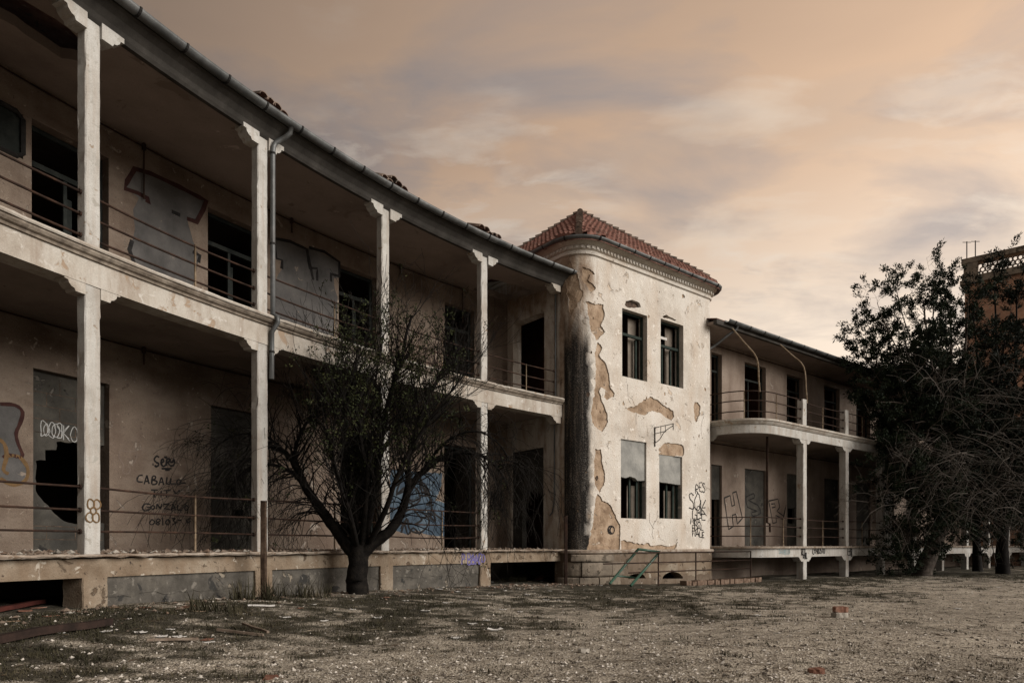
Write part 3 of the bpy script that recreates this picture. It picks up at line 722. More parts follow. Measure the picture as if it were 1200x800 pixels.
for (a, b) in up_doors:
    mb = MB(); z1 = 6.395; n0, n1 = NB + .17, NB + .23
    mb.boxF(FA, a + .002, a + .07, n0, n1, UA - .04, z1); mb.boxF(FA, b - .07, b - .002, n0, n1, UA - .04, z1); mb.boxF(FA, a + .072, b - .072, n0, n1, z1 - .07, z1 - .002); mb.boxF(FA, a + .072, b - .072, n0, n1, 5.78, 5.86)
    fr = mb.build('door_frame', DTIMB, wing)
    m_ = (a + b) / 2
    mb = MB(); mb.boxF(FA, m_ - .02, m_ + .03, n0 + .01, n1 - .01, UA - .04, 5.775); mb.boxF(FA, m_ + .1, m_ + .2, n0 + .2, n0 + .24, UA - .04, 5.6); mb.build('door_leaf', DTIMB, fr)
for (a, b) in lo_doors[5:]:
    mb = MB(); n0, n1 = NB + .18, NB + .24
    mb.boxF(FA, a + .002, a + .06, n0, n1, LA, 2.65); mb.boxF(FA, b - .06, b - .002, n0, n1, LA, 2.65); mb.boxF(FA, a + .062, b - .062, n0, n1, 2.58, 2.65); mb.build('door_frame', DTIMB, wing)
mb = MB(); pw = [(-.35, 5.72), (.47, 5.72), (.55, 5.80), (.55, 6.30), (.47, 6.38), (-.35, 6.38), (-.35, 5.72)]
mb.tube([FA(a, NB - .01, z) for a, z in pw], .035, 4); wf = mb.build('window_frame', IRON, wing)
mb = MB(); mb.boxF(FA, -.33, .53, NB + .03, NB + .05, 5.74, 6.36); mb.build('window_board', DTIMB, wf)
# pipes under the ceilings
for z, y_ in ((6.87, 0), (3.36, 1)):
    mb = MB(); k = 60
    mb.tube([FA(SBEG + (9.9 - SBEG) * i / k, NB - .06, z) for i in range(k + 1)], .014, 5)
    for s in (2.28, 5.2, 8.0):
        mb.tube([FA(s, NB - .06, z + .07), FA(s, NB - .06, z - (.9 if s < 5 and not y_ else .25))], .014, 5); mb.tube([FA(s, NB - .06, z + .05), FA(s, NB - .06, z - .05)], .035, 6)
    mb.tube([FA(9.9, NB - .06, z), FA(9.9, NB - .06, z - .9)], .014, 5)
    mb.build('wall_pipe', RUST, wing)
# ceilings, eaves, gutter, roof
ceil_hole = [(-.6, .55), (-.6, 1.2), (.45, 1.25), (.62, 1.0), (.55, .62), (.1, .5)]
def FCe(s, n, y): return FA(s, y, 6.725 + .10 * (y - .1) + n)
sheet('upper_ceiling', FCe, (SBEG, SEND - .02, .09, NB + .02), [rough(ceil_hole, .03, .15, 8), rough([(9.9, 1.1), (10.9, .9), (11.3, 1.0), (11.3, 2.2), (10.2, 2.2), (10.1, 1.6)], .05, .15, 9)], [], (.4, .4), [CEIL], wing, rev=.15)
mb = MB(); mb.sweep(FA, SBEG, SEND + .05, .3, [(.012, 6.70), (-.02, 6.74), (-.05, 6.80), (-.12, 6.88), (-.2, 6.93), (-.24, 6.94), (-.24, 7.02), (.085, 7.02), (.085, 6.70)]); mb.build('eaves', FASC, wing)
mb = MB(); mb.sweep(FA, SBEG, SEND + .3, .3, [(-.30 + .085 * math.cos(t), 7.03 + .085 * math.sin(t)) for t in [PI * i / 8 for i in range(0, -9, -1)]] + [(-.30 + .078 * math.cos(t), 7.03 + .078 * math.sin(t)) for t in [PI * i / 8 for i in range(-8, 1)]]); gut = mb.build('gutter', ZINC, wing, True)
for i in range(28):
    s = SBEG + .3 + i * .73
    if s > SEND + .2: break
    mb = MB(); mb.sweep(FA, s - .016, s + .016, .032, [(-.30 + .098 * math.cos(t), 7.03 + .098 * math.sin(t)) for t in [PI * j / 8 for j in range(0, -9, -1)]] + [(-.30 + .087 * math.cos(t), 7.03 + .087 * math.sin(t)) for t in [PI * j / 8 for j in range(-8, 1)]]); mb.build('gutter_clip', IRON, gut)
mb = MB(); mb.sweep(FA, SBEG, SEND + 1.5, .22, [(-.20, 7.035), (6.2, 8.45), (6.2, 8.35), (-.20, 7.022)]); roof = mb.build('roof', TILE, wing)
rr = random.Random(21)
for (px, k) in ((322, 4), (463, 5), (575, 5)):
    s = wa(px, 200, -.15)[0]
    for j in range(k):
        ss = s + (j - k / 2) * .13 + rr.uniform(-.02, .02); zt = 7.12 + rr.uniform(0, .14); L_ = rr.uniform(.25, .4)
        mb = MB(); aa = [PI * q / 6 for q in range(7)]
        prof = [(.095 * math.cos(t), .08 * math.sin(t)) for t in aa] + [(.08 * math.cos(t), .065 * math.sin(t)) for t in reversed(aa)]
        base = len(mb.v); tw = rr.uniform(-.15, .15)
        for e in (0, 1):
            for (dx, dz) in prof: mb.v.append(tuple(FA(ss + dx + tw * e, -.22 + L_ * e, zt + dz + .10 * e * rr.uniform(.8, 1.2))))
        P_ = len(prof)
        for j2 in range(P_):
            j3 = (j2 + 1) % P_; mb.f.append((base + j2, base + j3, base + P_ + j3, base + P_ + j2)); mb.m.append(0)
        mb.f.append(tuple(base + i for i in range(P_))); mb.m.append(0); mb.f.append(tuple(base + P_ + i for i in range(P_))); mb.m.append(0)
        mb.build('roof_tile', CAPT, roof)
# rooms behind: partitions, back wall
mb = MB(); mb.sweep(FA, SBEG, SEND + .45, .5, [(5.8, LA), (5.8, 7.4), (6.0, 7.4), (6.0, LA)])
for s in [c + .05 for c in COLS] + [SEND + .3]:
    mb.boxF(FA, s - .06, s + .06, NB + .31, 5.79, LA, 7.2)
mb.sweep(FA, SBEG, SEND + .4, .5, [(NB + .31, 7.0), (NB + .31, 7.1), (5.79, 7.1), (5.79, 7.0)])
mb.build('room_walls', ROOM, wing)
# far end beyond the frame
mb = MB(); mb.boxF(FA, SBEG - .3, SBEG - .02, -.1, 6.2, -EY - .2, 7.3); mb.build('end_wall', TAN, wing)
# railings
def railing(F, a0, a1, zs, post, n=.095, parent=wing, zf=0, r=.0155, rm=RUST):
    mb = MB(); k = max(1, int((a1 - a0) / .4)); rr = random.Random(int(a0 * 10) + 99)
    for z in zs:
        w = rr.uniform(-.03, .022)
        mb.tube([F(a0 + (a1 - a0) * i / k, n, z + w * math.sin(PI * i / k)) for i in range(k + 1)], r, 6)
        for a in (a0 + .012, a1 - .012): mb.tube([F(a - .012, n, z), F(a + .012, n, z)], .032, 8)
    o = mb.build('railing', rm, parent, True)
    if post is not None:
        for p in (post if isinstance(post, (list, tuple)) else [post]):
            mb = MB(); mb.tube([F(p, n, zf), F(p, n, zs[0] + .01)], .016, 6); mb.build('rail_post', RPALE, o, True)
    return o
allc = COLS + [SEND - .1]
for i in range(len(allc) - 1):
    a, b = allc[i] + HC, allc[i + 1] - HC
    railing(FA, a, b, (UA + .71, UA + .43, UA + .16), a + (b - a) * .58, zf=UA)
    if i < len(allc) - 2: railing(FA, a, b, (LA + .86, LA + .565, LA + .29), a + (b - a) * .58, zf=LA)
# downpipe on the second column
mb = MB(); s = COLS[4] + HC + .045
path = [FA(s + .17, -.30, 6.95), FA(s + .165, -.28, 6.86), FA(s + .12, -.2, 6.78), FA(s + .04, -.08, 6.70), FA(s + .01, -.055, 6.62), FA(s, -.05, 6.5), FA(s, -.05, 5.0), FA(s, -.05, UA + .05), FA(s, -.17, UA - .02), FA(s, -.17, UA - .1), FA(s - .02, -.05, UA - .25), FA(s - .02, -.045, 2.75)]
mb.tube(path, .042, 8); dp = mb.build('downpipe', ZINC, wing, True)
for z in (6.5, 5.0, 3.2):
    mb = MB(); mb.tube([FA(s - (.02 if z < 4 else 0), -.05, z - .015), FA(s - (.02 if z < 4 else 0), -.05, z + .015)], .05, 8); mb.build('pipe_clip', IRON, dp)
# small tags on the column and the base
fl = [smooth_line([(.02 * 0, 0)] + [], 1)] if False else []
cx_, cz_ = COLS[3], wa(107, 598, .0)[1]
Fc = lambda a, n, z: FA(a, .008 + n, z)
for (dx, dz) in ((-.045, .09), (.045, .09), (-.045, -.09), (.045, -.09)): fl.append(smooth_line([(cx_ + dx * .95 + .046 * math.cos(t) * (1 + .25 * math.sin(t + dz * 20)), cz_ + dz * .95 + .062 * math.sin(t)) for t in [i * PI / 4 for i in range(8)]], 3, True))
fl.append(smooth_line([(cx_ + .038 * math.cos(t), cz_ + .045 * math.sin(t)) for t in [i * PI / 4 for i in range(8)]], 3, True))
strokes(Fc, fl, .018).build('graffiti', PO, wing)
x, z = wa(543, 659.5, .02); strokes(lambda a, n, zz: FA(a, .02 + n, zz), word('P BAND', x - .05, z - .03, .25, .75, .05, seed=30) + word('BAND', x + .26, z - .02, .2, .85, .06, seed=31), .03).build('graffiti', PBL, wing)

# ------------------------------------------------------------------ tower
tower = thing('corner_tower', 'cream round-cornered tower with red hipped tile roof and peeling plaster', 'building', FT(TARC + TFL / 2, 1, -EY))
def PT(pts, ox, oy, k): return [wt(ox + x / k, oy + y / k) for x, y in pts]
def winT(x0, x1, yt0, yt1, yb0, yb1):
    a = wt(x0, yt0); b = wt(x1, yt1); c = wt(x1, yb1); d = wt(x0, yb0)
    zt = (a[1] + b[1]) / 2; zb = (c[1] + d[1]) / 2
    return (a[0], b[0], zb, zt)
W1 = winT(729, 758.5, 362.4, 368.5, 440.5, 447); W2 = winT(774.2, 800.8, 373.5, 381, 449, 455.3)
W3 = winT(727.5, 757.5, 515, 517, 607.5, 607); W4 = winT(772.5, 799.5, 533, 534, 607.5, 607.5)
K4 = 5.715
patches = [
 PT([(275, 165), (290, 115), (320, 155), (300, 205), (345, 270), (360, 330), (375, 385), (370, 410), (400, 460), (400, 490), (350, 510), (335, 490), (340, 430), (310, 420), (300, 450), (325, 540), (355, 600), (355, 650), (320, 715), (265, 680), (245, 600), (260, 530), (275, 420), (280, 300)], 650, 380, K4),
 PT([(470, 555), (540, 550), (580, 515), (640, 485), (700, 505), (740, 545), (790, 580), (800, 615), (780, 635), (700, 590), (650, 580), (600, 605), (530, 595), (500, 570)], 650, 380, K4),
 PT([(940, 525), (960, 520), (975, 545), (970, 600), (950, 655), (935, 625)], 650, 380, K4),
 PT([(190, 105), (215, 105), (222, 160), (235, 220), (228, 270), (212, 310), (190, 270), (188, 180)], 650, 500, 4),
 PT([(200, 315), (225, 340), (265, 370), (290, 430), (305, 460), (308, 530), (305, 582), (150, 582), (160, 520), (180, 470), (185, 400), (192, 340)], 650, 500, 4),
 PT([(487, 100), (540, 72), (602, 90), (607, 120), (601, 138), (487, 138)], 650, 500, 4),
 PT([(310, 535), (330, 530), (400, 550), (440, 545), (450, 560), (500, 550), (530, 560), (580, 535), (560, 580), (310, 580)], 650, 500, 4),
 PT([(430, 330), (470, 350), (495, 385), (470, 375), (455, 410), (500, 450), (480, 470), (450, 440), (425, 400)], 590, 240, 4.615),
 PT([(440, 520), (480, 530), (540, 540), (545, 600), (530, 650), (550, 690), (500, 735), (470, 640), (455, 540)], 590, 240, 4.615),
 PT([(655, 541), (664, 522), (700, 516), (738, 531), (744, 550), (705, 557), (668, 554)], 590, 240, 4.615),
 PT([(858, 602), (880, 594), (905, 606), (935, 622), (925, 628), (895, 616), (868, 610)], 590, 240, 4.615)]
QM = TARC + TARC2 + TFL
ZP = wt(760, 644)[1]; ZE = 8.33 - EY + 1.05
ZC = wt(712, 303)[1]           # cornice line
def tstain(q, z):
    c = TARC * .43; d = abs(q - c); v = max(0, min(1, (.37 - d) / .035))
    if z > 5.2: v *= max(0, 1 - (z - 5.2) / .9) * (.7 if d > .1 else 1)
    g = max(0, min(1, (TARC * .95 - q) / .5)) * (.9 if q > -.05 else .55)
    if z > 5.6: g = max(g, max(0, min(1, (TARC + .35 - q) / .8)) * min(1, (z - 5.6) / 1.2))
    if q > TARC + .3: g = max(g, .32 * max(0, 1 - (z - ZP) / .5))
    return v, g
hol = [rect(*w) for w in (W1, W2)] + [rect(W3[0], W3[1], W3[2], W3[3]), rect(*W4)]
dT = []       # doorways from the galleries into the tower side (q<0)
for (n0, n1, z0, z1) in ((.72, 2.05, UA, 6.25), (.75, 2.12, LA, 2.62)):
    off = TR - TP
    dT.append(rect(-(n1 + TP - TR), -(n0 + TP - TR), z0, z1))
regs = [(ragged(p, .055 if i not in (9, 10) else .03, i + 50), 2 if i in (9, 10) else 1, .03 if i not in (9, 10) else .09) for i, p in enumerate(patches)]
regs += [(rough([(.62, 6.4), (.42, 7.0), (.25, 7.3), (.12, 7.0), (.2, 6.4), (.3, 5.9)], .03, .08, 78), 1, .015)]
rc_ = random.Random(404)
for i in range(95):
    q = rc_.uniform(-.1, QM - .1); z = ZP + .2 + (ZC - ZP - .3) * rc_.random()
    if rc_.random() < .5: q = rc_.choice([W1[0], W1[1], W2[0], W2[1], TARC * .9, QM - .3]) + rc_.gauss(0, .22)
    if any(w[0] - .05 < q < w[1] + .05 and w[2] - .06 < z < w[3] + .05 for w in (W1, W2, W3, W4)): continue
    if not (-.1 < q < QM - .05): continue
    r0 = .010 + .045 * rc_.random() ** 3
    pl = [(q + r0 * rc_.uniform(.5, 1.3) * math.cos(t), z + r0 * rc_.uniform(.6, 1.7) * math.sin(t)) for t in [j * PI / 4 for j in range(8)]]
    regs.append((pl, 1 if rc_.random() < .75 else 2, .012))
tw = sheet('tower_wall', FT, (-4.9, QM + 4.5, ZP, ZC), hol + dT, regs, (.055, .35), [TOWER, BROWN, VOIDM], tower, rev=.3, stain=tstain)
qa_, qb_ = -(2.12 + TP - TR), -(.75 + TP - TR)
sheet('doorway_infill', FT, (qa_, qb_, LA, 2.615), [ragged([(qa_ + .42, LA), (qa_ + .42, 1.25), (qa_ + .62, 1.5), (qa_ + .95, 1.48), (qb_ - .12, 1.3), (qb_ - .01, .9), (qb_ - .01, LA)], .03, 5)], [], (.3, .3), [INFILL], tower, n0=.06, rev=.16)
# window frames, panes of darkness are the rooms themselves
def frame(w, trans, mull, extra=None, z0=None):
    a0, a1, zb, zt = w; zb = z0 if z0 is not None else zb
    mb = MB(); n0, n1 = .15, .21; t = .055
    mb.boxF(FT, a0 + .003, a0 + t, n0, n1, zb + .003, zt - .003); mb.boxF(FT, a1 - t, a1 - .003, n0, n1, zb + .003, zt - .003)
    mb.boxF(FT, a0 + t + .002, a1 - t - .002, n0, n1, zt - t, zt - .003)
    if trans: mb.boxF(FT, a0 + t + .002, a1 - t - .002, n0 - .01, n1 - .002, zb + (zt - zb) * trans - .035, zb + (zt - zb) * trans + .035)
    f = mb.build('window_frame', GTIMB, tower)
    for (u, d) in mull:
        mb = MB(); a = a0 + (a1 - a0) * u; mb.boxF(FT, a - .03, a + .03, n0 + .01 + d, n1 + d, zb + .005, zb + (zt - zb) * (trans or 1) - .04); mb.build('casement', GTIMB, f)
    return f
cr = []
for i in range(16):
    q = rc_.uniform(TARC * .6, QM - .4); z = rc_.uniform(ZP + .3, ZC - .4); ln = [(q, z)]; a = rc_.uniform(-2.2, -.9) if rc_.random() < .7 else rc_.uniform(-.4, .4)
    for j in range(rc_.randint(4, 10)):
        a += rc_.uniform(-.6, .6); q += .09 * math.cos(a); z += .09 * math.sin(a); ln.append((q, z))
    if any(w[0] - .06 < q_ < w[1] + .06 and w[2] - .06 < z_ < w[3] + .06 for w in (W1, W2, W3, W4) for q_, z_ in ln): continue
    cr.append(ln)
strokes(FT, cr, .007).build('crack', VOIDM, tw)
for w_, z1_ in ((W1, .62), (W2, .58), (W3, .44), (W4, .46)):
    a0, a1, zb, zt = w_; mb = MB(); mb.boxF(FT, a0 + .60 * (a1 - a0), a0 + .93 * (a1 - a0), .34, .37, zb + .01, zb + (zt - zb) * (.97 if w_ in (W1, W2) else z1_)); mb.build('inner_shutter', SHUT, tower)
frame(W1, .66, [(.80, .06)]); f2 = frame(W2, .62, [(.28, .02), (.68, .04)])
mb = MB(); mb.boxF(FT, W2[0] + .07, W2[0] + .45, .13, .145, W2[2] + .72 * (W2[3] - W2[2]), W2[2] + .76 * (W2[3] - W2[2])); mb.build('torn_blind', PAPER, f2)
for w, yb_, s_ in ((W3, 560.5, 1), (W4, 566, 2)):
    zi = wt(740, yb_)[1] if s_ == 1 else wt(785, yb_)[1]
    a0, a1, zb, zt = w
    pl = [(a0 + .002, zi + .03), (a0 + .25 * (a1 - a0), zi + .01), (a0 + .4 * (a1 - a0), zi + (.06 if s_ == 1 else .01)), (a0 + .6 * (a1 - a0), zi + (.035 if s_ == 1 else 0)), (a0 + .7 * (a1 - a0), zi - (.04 if s_ == 1 else .005)), (a1 - .002, zi - .015), (a1 - .002, zb + .002), (a0 + .002, zb + .002)]
    sheet('window_infill', FT, (a0 + .001, a1 - .001, zb + .001, zt - .001), [rough(pl, .006, .06, s_)], [], (.2, .3), [PALEINF], tower, n0=.05, rev=.14)
    frame((a0, a1, zb, zi + .12), 0, [(.55, .03), (.8, .0)])
def FP(a, n, z):
    p = TK + TU * (TR + a) + TV * n
    return Vector((p.x, p.y, z + EY))
# dark core of the tower: floor slabs, inner partition
mb = MB()
for z in (LA - .05, UA - .1, ZC - .1):
    mb.boxF(FP, -TR + .35, TFL + TR2 - .35, .34, 4.6, z - .12, z)
mb.boxF(FP, -TR + .03, TFL + TR2 - .03, 4.62, 4.8, -EY, ZC)
mb.build('inner_floors', ROOM, tower)
mb = MB()
for z0, z1 in ((LA, UA - .23), (UA - .09, ZC - .23)):
    mb.boxF(FP, 1.35, 1.47, .7, 4.6, z0, z1); mb.boxF(FP, 3.0, 3.1, .6, 4.6, z0, z1)
mb.build('partition', ROOMR, tower)
# cornice, dentils, gutter
mb = MB(); mb.sweep(FT, -4.5, QM + 4.3, .11, [(.0, ZC - .06), (-.05, ZC - .05), (-.06, ZC), (-.03, ZC + .02), (-.03, ZC + .06), (-.08, ZC + .07), (-.08, ZC + .15), (-.14, ZC + .18), (-.20, ZC + .23), (-.22, ZC + .26), (.3, ZC + .26), (.3, ZC - .06)]); cor = mb.build('cornice', TOWER, tower)
cor_mesh = cor.data
mb = MB(); q = -2.2; prs = []
while q < QM + .6:
    for (dq, n) in ((0, -.082), (.001, -.112), (.062, -.112), (.063, -.082)): prs.append((q + dq, n))
    q += .125
for (a, n) in prs:
    for z in (.078, .142): mb.v.append(tuple(FT(a, n, ZC + z)))
    for z in (.078, .142): mb.v.append(tuple(FT(a, -.079, ZC + z)))
for k in range(len(prs) - 1):
    b = k * 4; mb.f += [(b, b + 1, b + 5, b + 4), (b, b + 4, b + 6, b + 2), (b + 1, b + 3, b + 7, b + 5)]; mb.m += [0, 0, 0]
mb.build('dentil_course', TOWER, cor)
mb = MB(); gp = [(-.28 + .08 * math.cos(t), ZC + .30 + .08 * math.sin(t)) for t in [PI * i / 8 for i in range(0, -9, -1)]] + [(-.28 + .072 * math.cos(t), ZC + .30 + .072 * math.sin(t)) for t in [PI * i / 8 for i in range(-8, 1)]]
mb.sweep(FT, -4.0, QM + 3.5, .1, gp); tg = mb.build('gutter', ZINC, tower, True)
q = -1.6
while q < QM + .4:
    mb = MB(); mb.sweep(FT, q - .014, q + .014, .028, [(-.28 + .093 * math.cos(t), ZC + .30 + .093 * math.sin(t)) for t in [PI * j / 8 for j in range(0, -9, -1)]] + [(-.28 + .082 * math.cos(t), ZC + .30 + .082 * math.sin(t)) for t in [PI * j / 8 for j in range(-8, 1)]]); mb.build('gutter_clip', IRON, tg); q += .62
# roof: courses of scalloped tiles on four hips
OV = .30; EW = TW + 2 * OV; ED = EW; ZR = ZC + .31; RC = [TR + OV, TR2 + OV, TR2 + OV, TR2 + OV]; RISE = (HOR - 256) * 21.6 / FPX - ZR
def roofpt(face, x, y, h):
    # x along the eave, y horizontal distance in from the eave, h above the slope plane
    c = EW / 2; ye = y; xx = min(x, EW - x)
    rc = RC[face % 4] if x < EW / 2 else RC[(face + 1) % 4]
    if xx < rc and y < rc: ye = rc - math.hypot(rc - xx, rc - y)
    z = ZR + RISE * ye / c + h
    a, b = x - c, y - c
    for _ in range(face): a, b = -b, a
    p = TK + TU * (TW / 2 + a) + TV * (TW / 2 + b)
    return (p.x, p.y, z + EY)
mb = MB(); rr = random.Random(4); NROW = 21
def lim(y, rc):
    v = y
    if y < rc: v = max(v, rc - math.sqrt(max(0, rc * rc - (rc - y) ** 2)))
    return v
for face in range(4):
    for row in range(NROW):
        ya = EW / 2 * row / NROW; yb2 = EW / 2 * (row + 1.12) / NROW; yb2 = min(yb2, EW / 2 - .001)
        xa0, xa1 = lim(ya, RC[face]), EW - lim(ya, RC[(face + 1) % 4]); xb0, xb1 = lim(yb2, RC[face]), EW - lim(yb2, RC[(face + 1) % 4])
        tile = .17; n = max(2, int((xa1 - xa0) / tile * 5)); base = len(mb.v)
        jit = {}
        for i in range(n + 1):
            x = xa0 + (xa1 - xa0) * i / n; ph = (x / tile) % 1.0; ti = int(x / tile)
            if ti not in jit: jit[ti] = (rr.uniform(-.012, .02), rr.uniform(-.03, .03))
            sc2 = .045 * (math.sin(PI * min(1, ph / .6)) if ph < .6 else -.35 * math.sin(PI * (ph - .6) / .4))
            xt = min(max(x, xb0), xb1)
            mb.v.append(roofpt(face, x, ya - .02 + jit[ti][1] * .3, 0.068 + sc2 + jit[ti][0] * .7)); mb.v.append(roofpt(face, xt, yb2, .02 + sc2 * .8)); mb.v.append(roofpt(face, x, ya - .02, .0))
        for i in range(n):
            a = base + i * 3; mb.f.append((a, a + 3, a + 4, a + 1)); mb.m.append(0); mb.f.append((a, a + 2, a + 5, a + 3)); mb.m.append(0)
troof = mb.build('roof', TILE, tower)
mb = MB(); k = 40; rimp = []
for i in range(int((QM + 9) / .15)):
    pass
for face in range(4):
    for i in range(k):
        rc = RC[(face + 1) % 4]; x = RC[face] + (EW - RC[face] - rc) * i / k; rimp.append(roofpt(face, x, 0., -.01))
    for j in range(1, 7):
        t = PI / 2 * j / 7; rimp.append(roofpt(face, EW - rc + rc * math.sin(t), rc - rc * math.cos(t), -.01))
ap = len(rimp); mb.v = [tuple(p) for p in rimp] + [roofpt(0, EW / 2, EW / 2, -.05)]
lowz = len(mb.v); mb.v += [(p[0], p[1], p[2] - .10) for p in rimp]
for i in range(ap):
    j = (i + 1) % ap; mb.f += [(i, j, ap), (i, lowz + i, lowz + j, j)]; mb.m += [0, 0]
mb.build('roof_underlay', TILE, troof)
mb = MB()
for face in range(4):
    k = 21
    for i in range(k):
        y0 = .26 + (EW / 2 - .26) * i / k; y1 = .26 + (EW / 2 - .26) * (i + 1.15) / k
        y1 = min(y1, EW / 2)
        p0 = Vector(roofpt(face, y0, y0, .06 + rr.uniform(.0, .03))); p1 = Vector(roofpt(face, y1, y1, .03))
        mb.tube([p0, p1], [.10, .075], 8)
mb.build('hip_tiles', CAPT, troof)
# base of the tower
vents = []
for (x0, x1, yt_, yb_) in ((734, 755, 671.5, 678), (774.5, 798.5, 669.5, 678.5)):
    a = wt(x0, yb_); b = wt(x1, yb_); h = wt((x0 + x1) / 2, yt_)[1] - a[1]; c = (a[0] + b[0]) / 2; w = (b[0] - a[0]) / 2
    vents.append([(c + w * math.cos(t), a[1] + h * math.sin(t)) for t in [PI * i / 10 for i in range(11)]])
gp_ = [wt(828, 676), wt(826, 655), wt(829, 650), wt(831.5, 649), wt(831.9, 676)]
sheet('plinth', FT, (-.2, QM + 3.5, -EY - .25, ZP - .07), vents, [(rough(rect(QM * .45, QM + .8, -EY + .2, -.5), .06, .15, 3), 1, .015)], (.12, .25), [PLIN, BASEW], tower, n0=-.06, rev=.35)
mb = MB(); mb.sweep(FT, .0, QM + 3, .11, [(.02, ZP - .08), (-.12, ZP - .07), (-.13, ZP - .015), (-.10, ZP + .012), (.02, ZP + .02)]); mb.build('plinth_ledge', LIP, tower)
rr = random.Random(15)
for row, (z0, z1) in enumerate(((-EY - .1, -.83), (-.82, -.44))):
    q = .02 + .12 * row
    while q < TARC + .5:
        L_ = rr.uniform(.32, .5); mb = MB(); e = [rr.uniform(-.015, .015) for _ in range(6)]
        k = 4; n0 = -.16 + e[0]
        mb.sweep(FT, q + .008, q + L_ - .008, L_ / k, [(n0 + .02, z0 + .008), (n0, z0 + .04), (n0 - .01, (z0 + z1) / 2 + e[1]), (n0, z1 - .04), (n0 + .02, z1 - .008), (-.062, z1 - .008), (-.062, z0 + .008)])
        mb.build('stone_block', STONE, tower); q += L_
mb = MB(); mb.sweep(FT, TARC * .35, TARC + .42, .1, [(-.063, -.43), (-.21, -.425), (-.22, -.40), (-.215, -.27), (-.2, -.255), (-.063, -.25)]); mb.build('stone_ledge', STONE, tower)
# the iron sign bracket and the tags on the wall
mb = MB(); q0, z0 = wt(767, 521); _, z1 = wt(767, 501); _, z2 = wt(767, 503)
o_ = -.02
mb.tube([FT(q0, o_, z0 - .05), FT(q0, o_, z1 + .02)], .014, 5)
for dz in (0, -.17): mb.tube([FT(q0, o_, z1 + dz), FT(q0 + .03, o_ - (.62 if dz == 0 else .36), z1 + dz + .03)], .011, 5)
mb.tube(smooth_line([FT(q0, o_, z0 + .05), FT(q0 + .01, o_ - .15, z0 + .13), FT(q0 + .02, o_ - .32, z1 - .15), FT(q0 + .03, o_ - .6, z1 - .02)], 4), .011, 5)
for u in (.2, .36): mb.tube([FT(q0, o_ - u, z1), FT(q0, o_ - u, z1 - .32 + u * .4)], .009, 5)
mb.tube([FT(q0 + .03, o_ - .6, z1 + .04), FT(q0 + .03, o_ - .6, z1 - .14)], .013, 5)
mb.build('sign_bracket', IRON, tower)
tg_ = []
for (x, y, h, t_, s_) in ((815, 577, 11, 'RES', 1), (807, 600, 19, 'SOK', 2), (811, 608, 15, 'GBE', 3), (809, 613, 7, 'MINA', 4), (811, 622, 7, 'EDAL', 5), (811, 629, 7, 'WALE', 6)):
    q_, z_ = wt(x, y); hz = wt(x, y - h)[1] - z_; tg_ += word(t_, q_, z_, hz, 1.0 if h > 10 else 1.3, .06, .2, s_)
strokes(FT, tg_, .032).build('graffiti', PK, tw)
q_, z_ = wt(714, 624); strokes(lambda a, n, z: FT(a, .028 + n, z), word('RC', q_, z_, .17, .7, .02, seed=4) + [smooth_line([(q_ + .1 + .13 * math.cos(t), z_ + .08 + .11 * math.sin(t)) for t in [i * PI / 3 for i in range(6)]], 3, True)], .03).build('graffiti', PK, tw)
# thin pipe down the return wall
mb = MB(); mb.tube([FT(-.18, -.05, 6.9), FT(-.18, -.05, UA + .02)], .028, 6); mb.tube([FT(-.22, -.05, UA - .5), FT(-.22, -.05, 1.2), FT(-.3, -.05, .85), FT(-.4, -.05, .78)], .02, 6); mb.build('downpipe', ZINC, tower, True)

# ------------------------------------------------------------------ right wing
rw = thing('balcony_wing', 'two-storey cream wing with round-ended balcony on white columns right of the tower', 'building', FB(3, 1, -EY))
LB = -.05; UB = 3.78; NW = 2.1; BEND = 24.; QB0 = BT0 - BRr * PI / 2 - .95
def slabpoly(name, z0, z1, m, inset=.1):
    pts = [FBc(BEND, inset, 0)] + [FBc(BT0 + (BEND - BT0) * (1 - i / 20), inset, 0) for i in range(1, 21)] + [FBc(BT0 - (BT0 - QB0) * i / 16, inset, 0) for i in range(1, 17)] + [FB(BT0 - BRr, NW + .1, 0), FB(BEND, NW + .1, 0)]
    mb = MB(); k = len(pts)
    for z in (z0, z1):
        for p in pts: mb.v.append((p.x, p.y, z + EY))
    mb.f += [tuple(range(k)), tuple(range(k, 2 * k))]; mb.m += [0, 0]
    return mb.build(name, m, rw)
slabpoly('floor_slab', LB - .14, LB - .003, CONC); slabpoly('balcony_slab', UB - .36, UB - .003, CEIL)
mb = MB(); mb.sweep(FBc, QB0, BEND, .17, [(0, UB - .42), (0, UB - .155), (.098, UB - .155), (.098, UB - .42)]); mb.build('balcony_beam', WHITE, rw)
mb = MB(); mb.sweep(FBc, QB0, BEND, .17, [(.003, UB - .152), (-.03, UB - .15), (-.07, UB - .10), (-.09, UB - .06), (-.12, UB - .055), (-.12, UB + .003), (.098, UB + .003), (.098, UB - .152)]); mb.build('balcony_edge', BEAM, rw)
mb = MB(); mb.sweep(FBc, QB0, BEND, .17, [(0, LB - .33), (0, LB - .062), (.098, LB - .062), (.098, LB - .33)]); bb = mb.build('base_beam', WHITE, rw)
mb = MB(); mb.sweep(FBc, QB0, BEND, .17, [(.0, LB - .06), (-.09, LB - .055), (-.10, LB - .005), (-.08, LB + .004), (.1, LB + .004), (.1, LB - .06)]); mb.build('floor_edge', LIP, rw)
BC = [2.84 * i for i in range(9)]
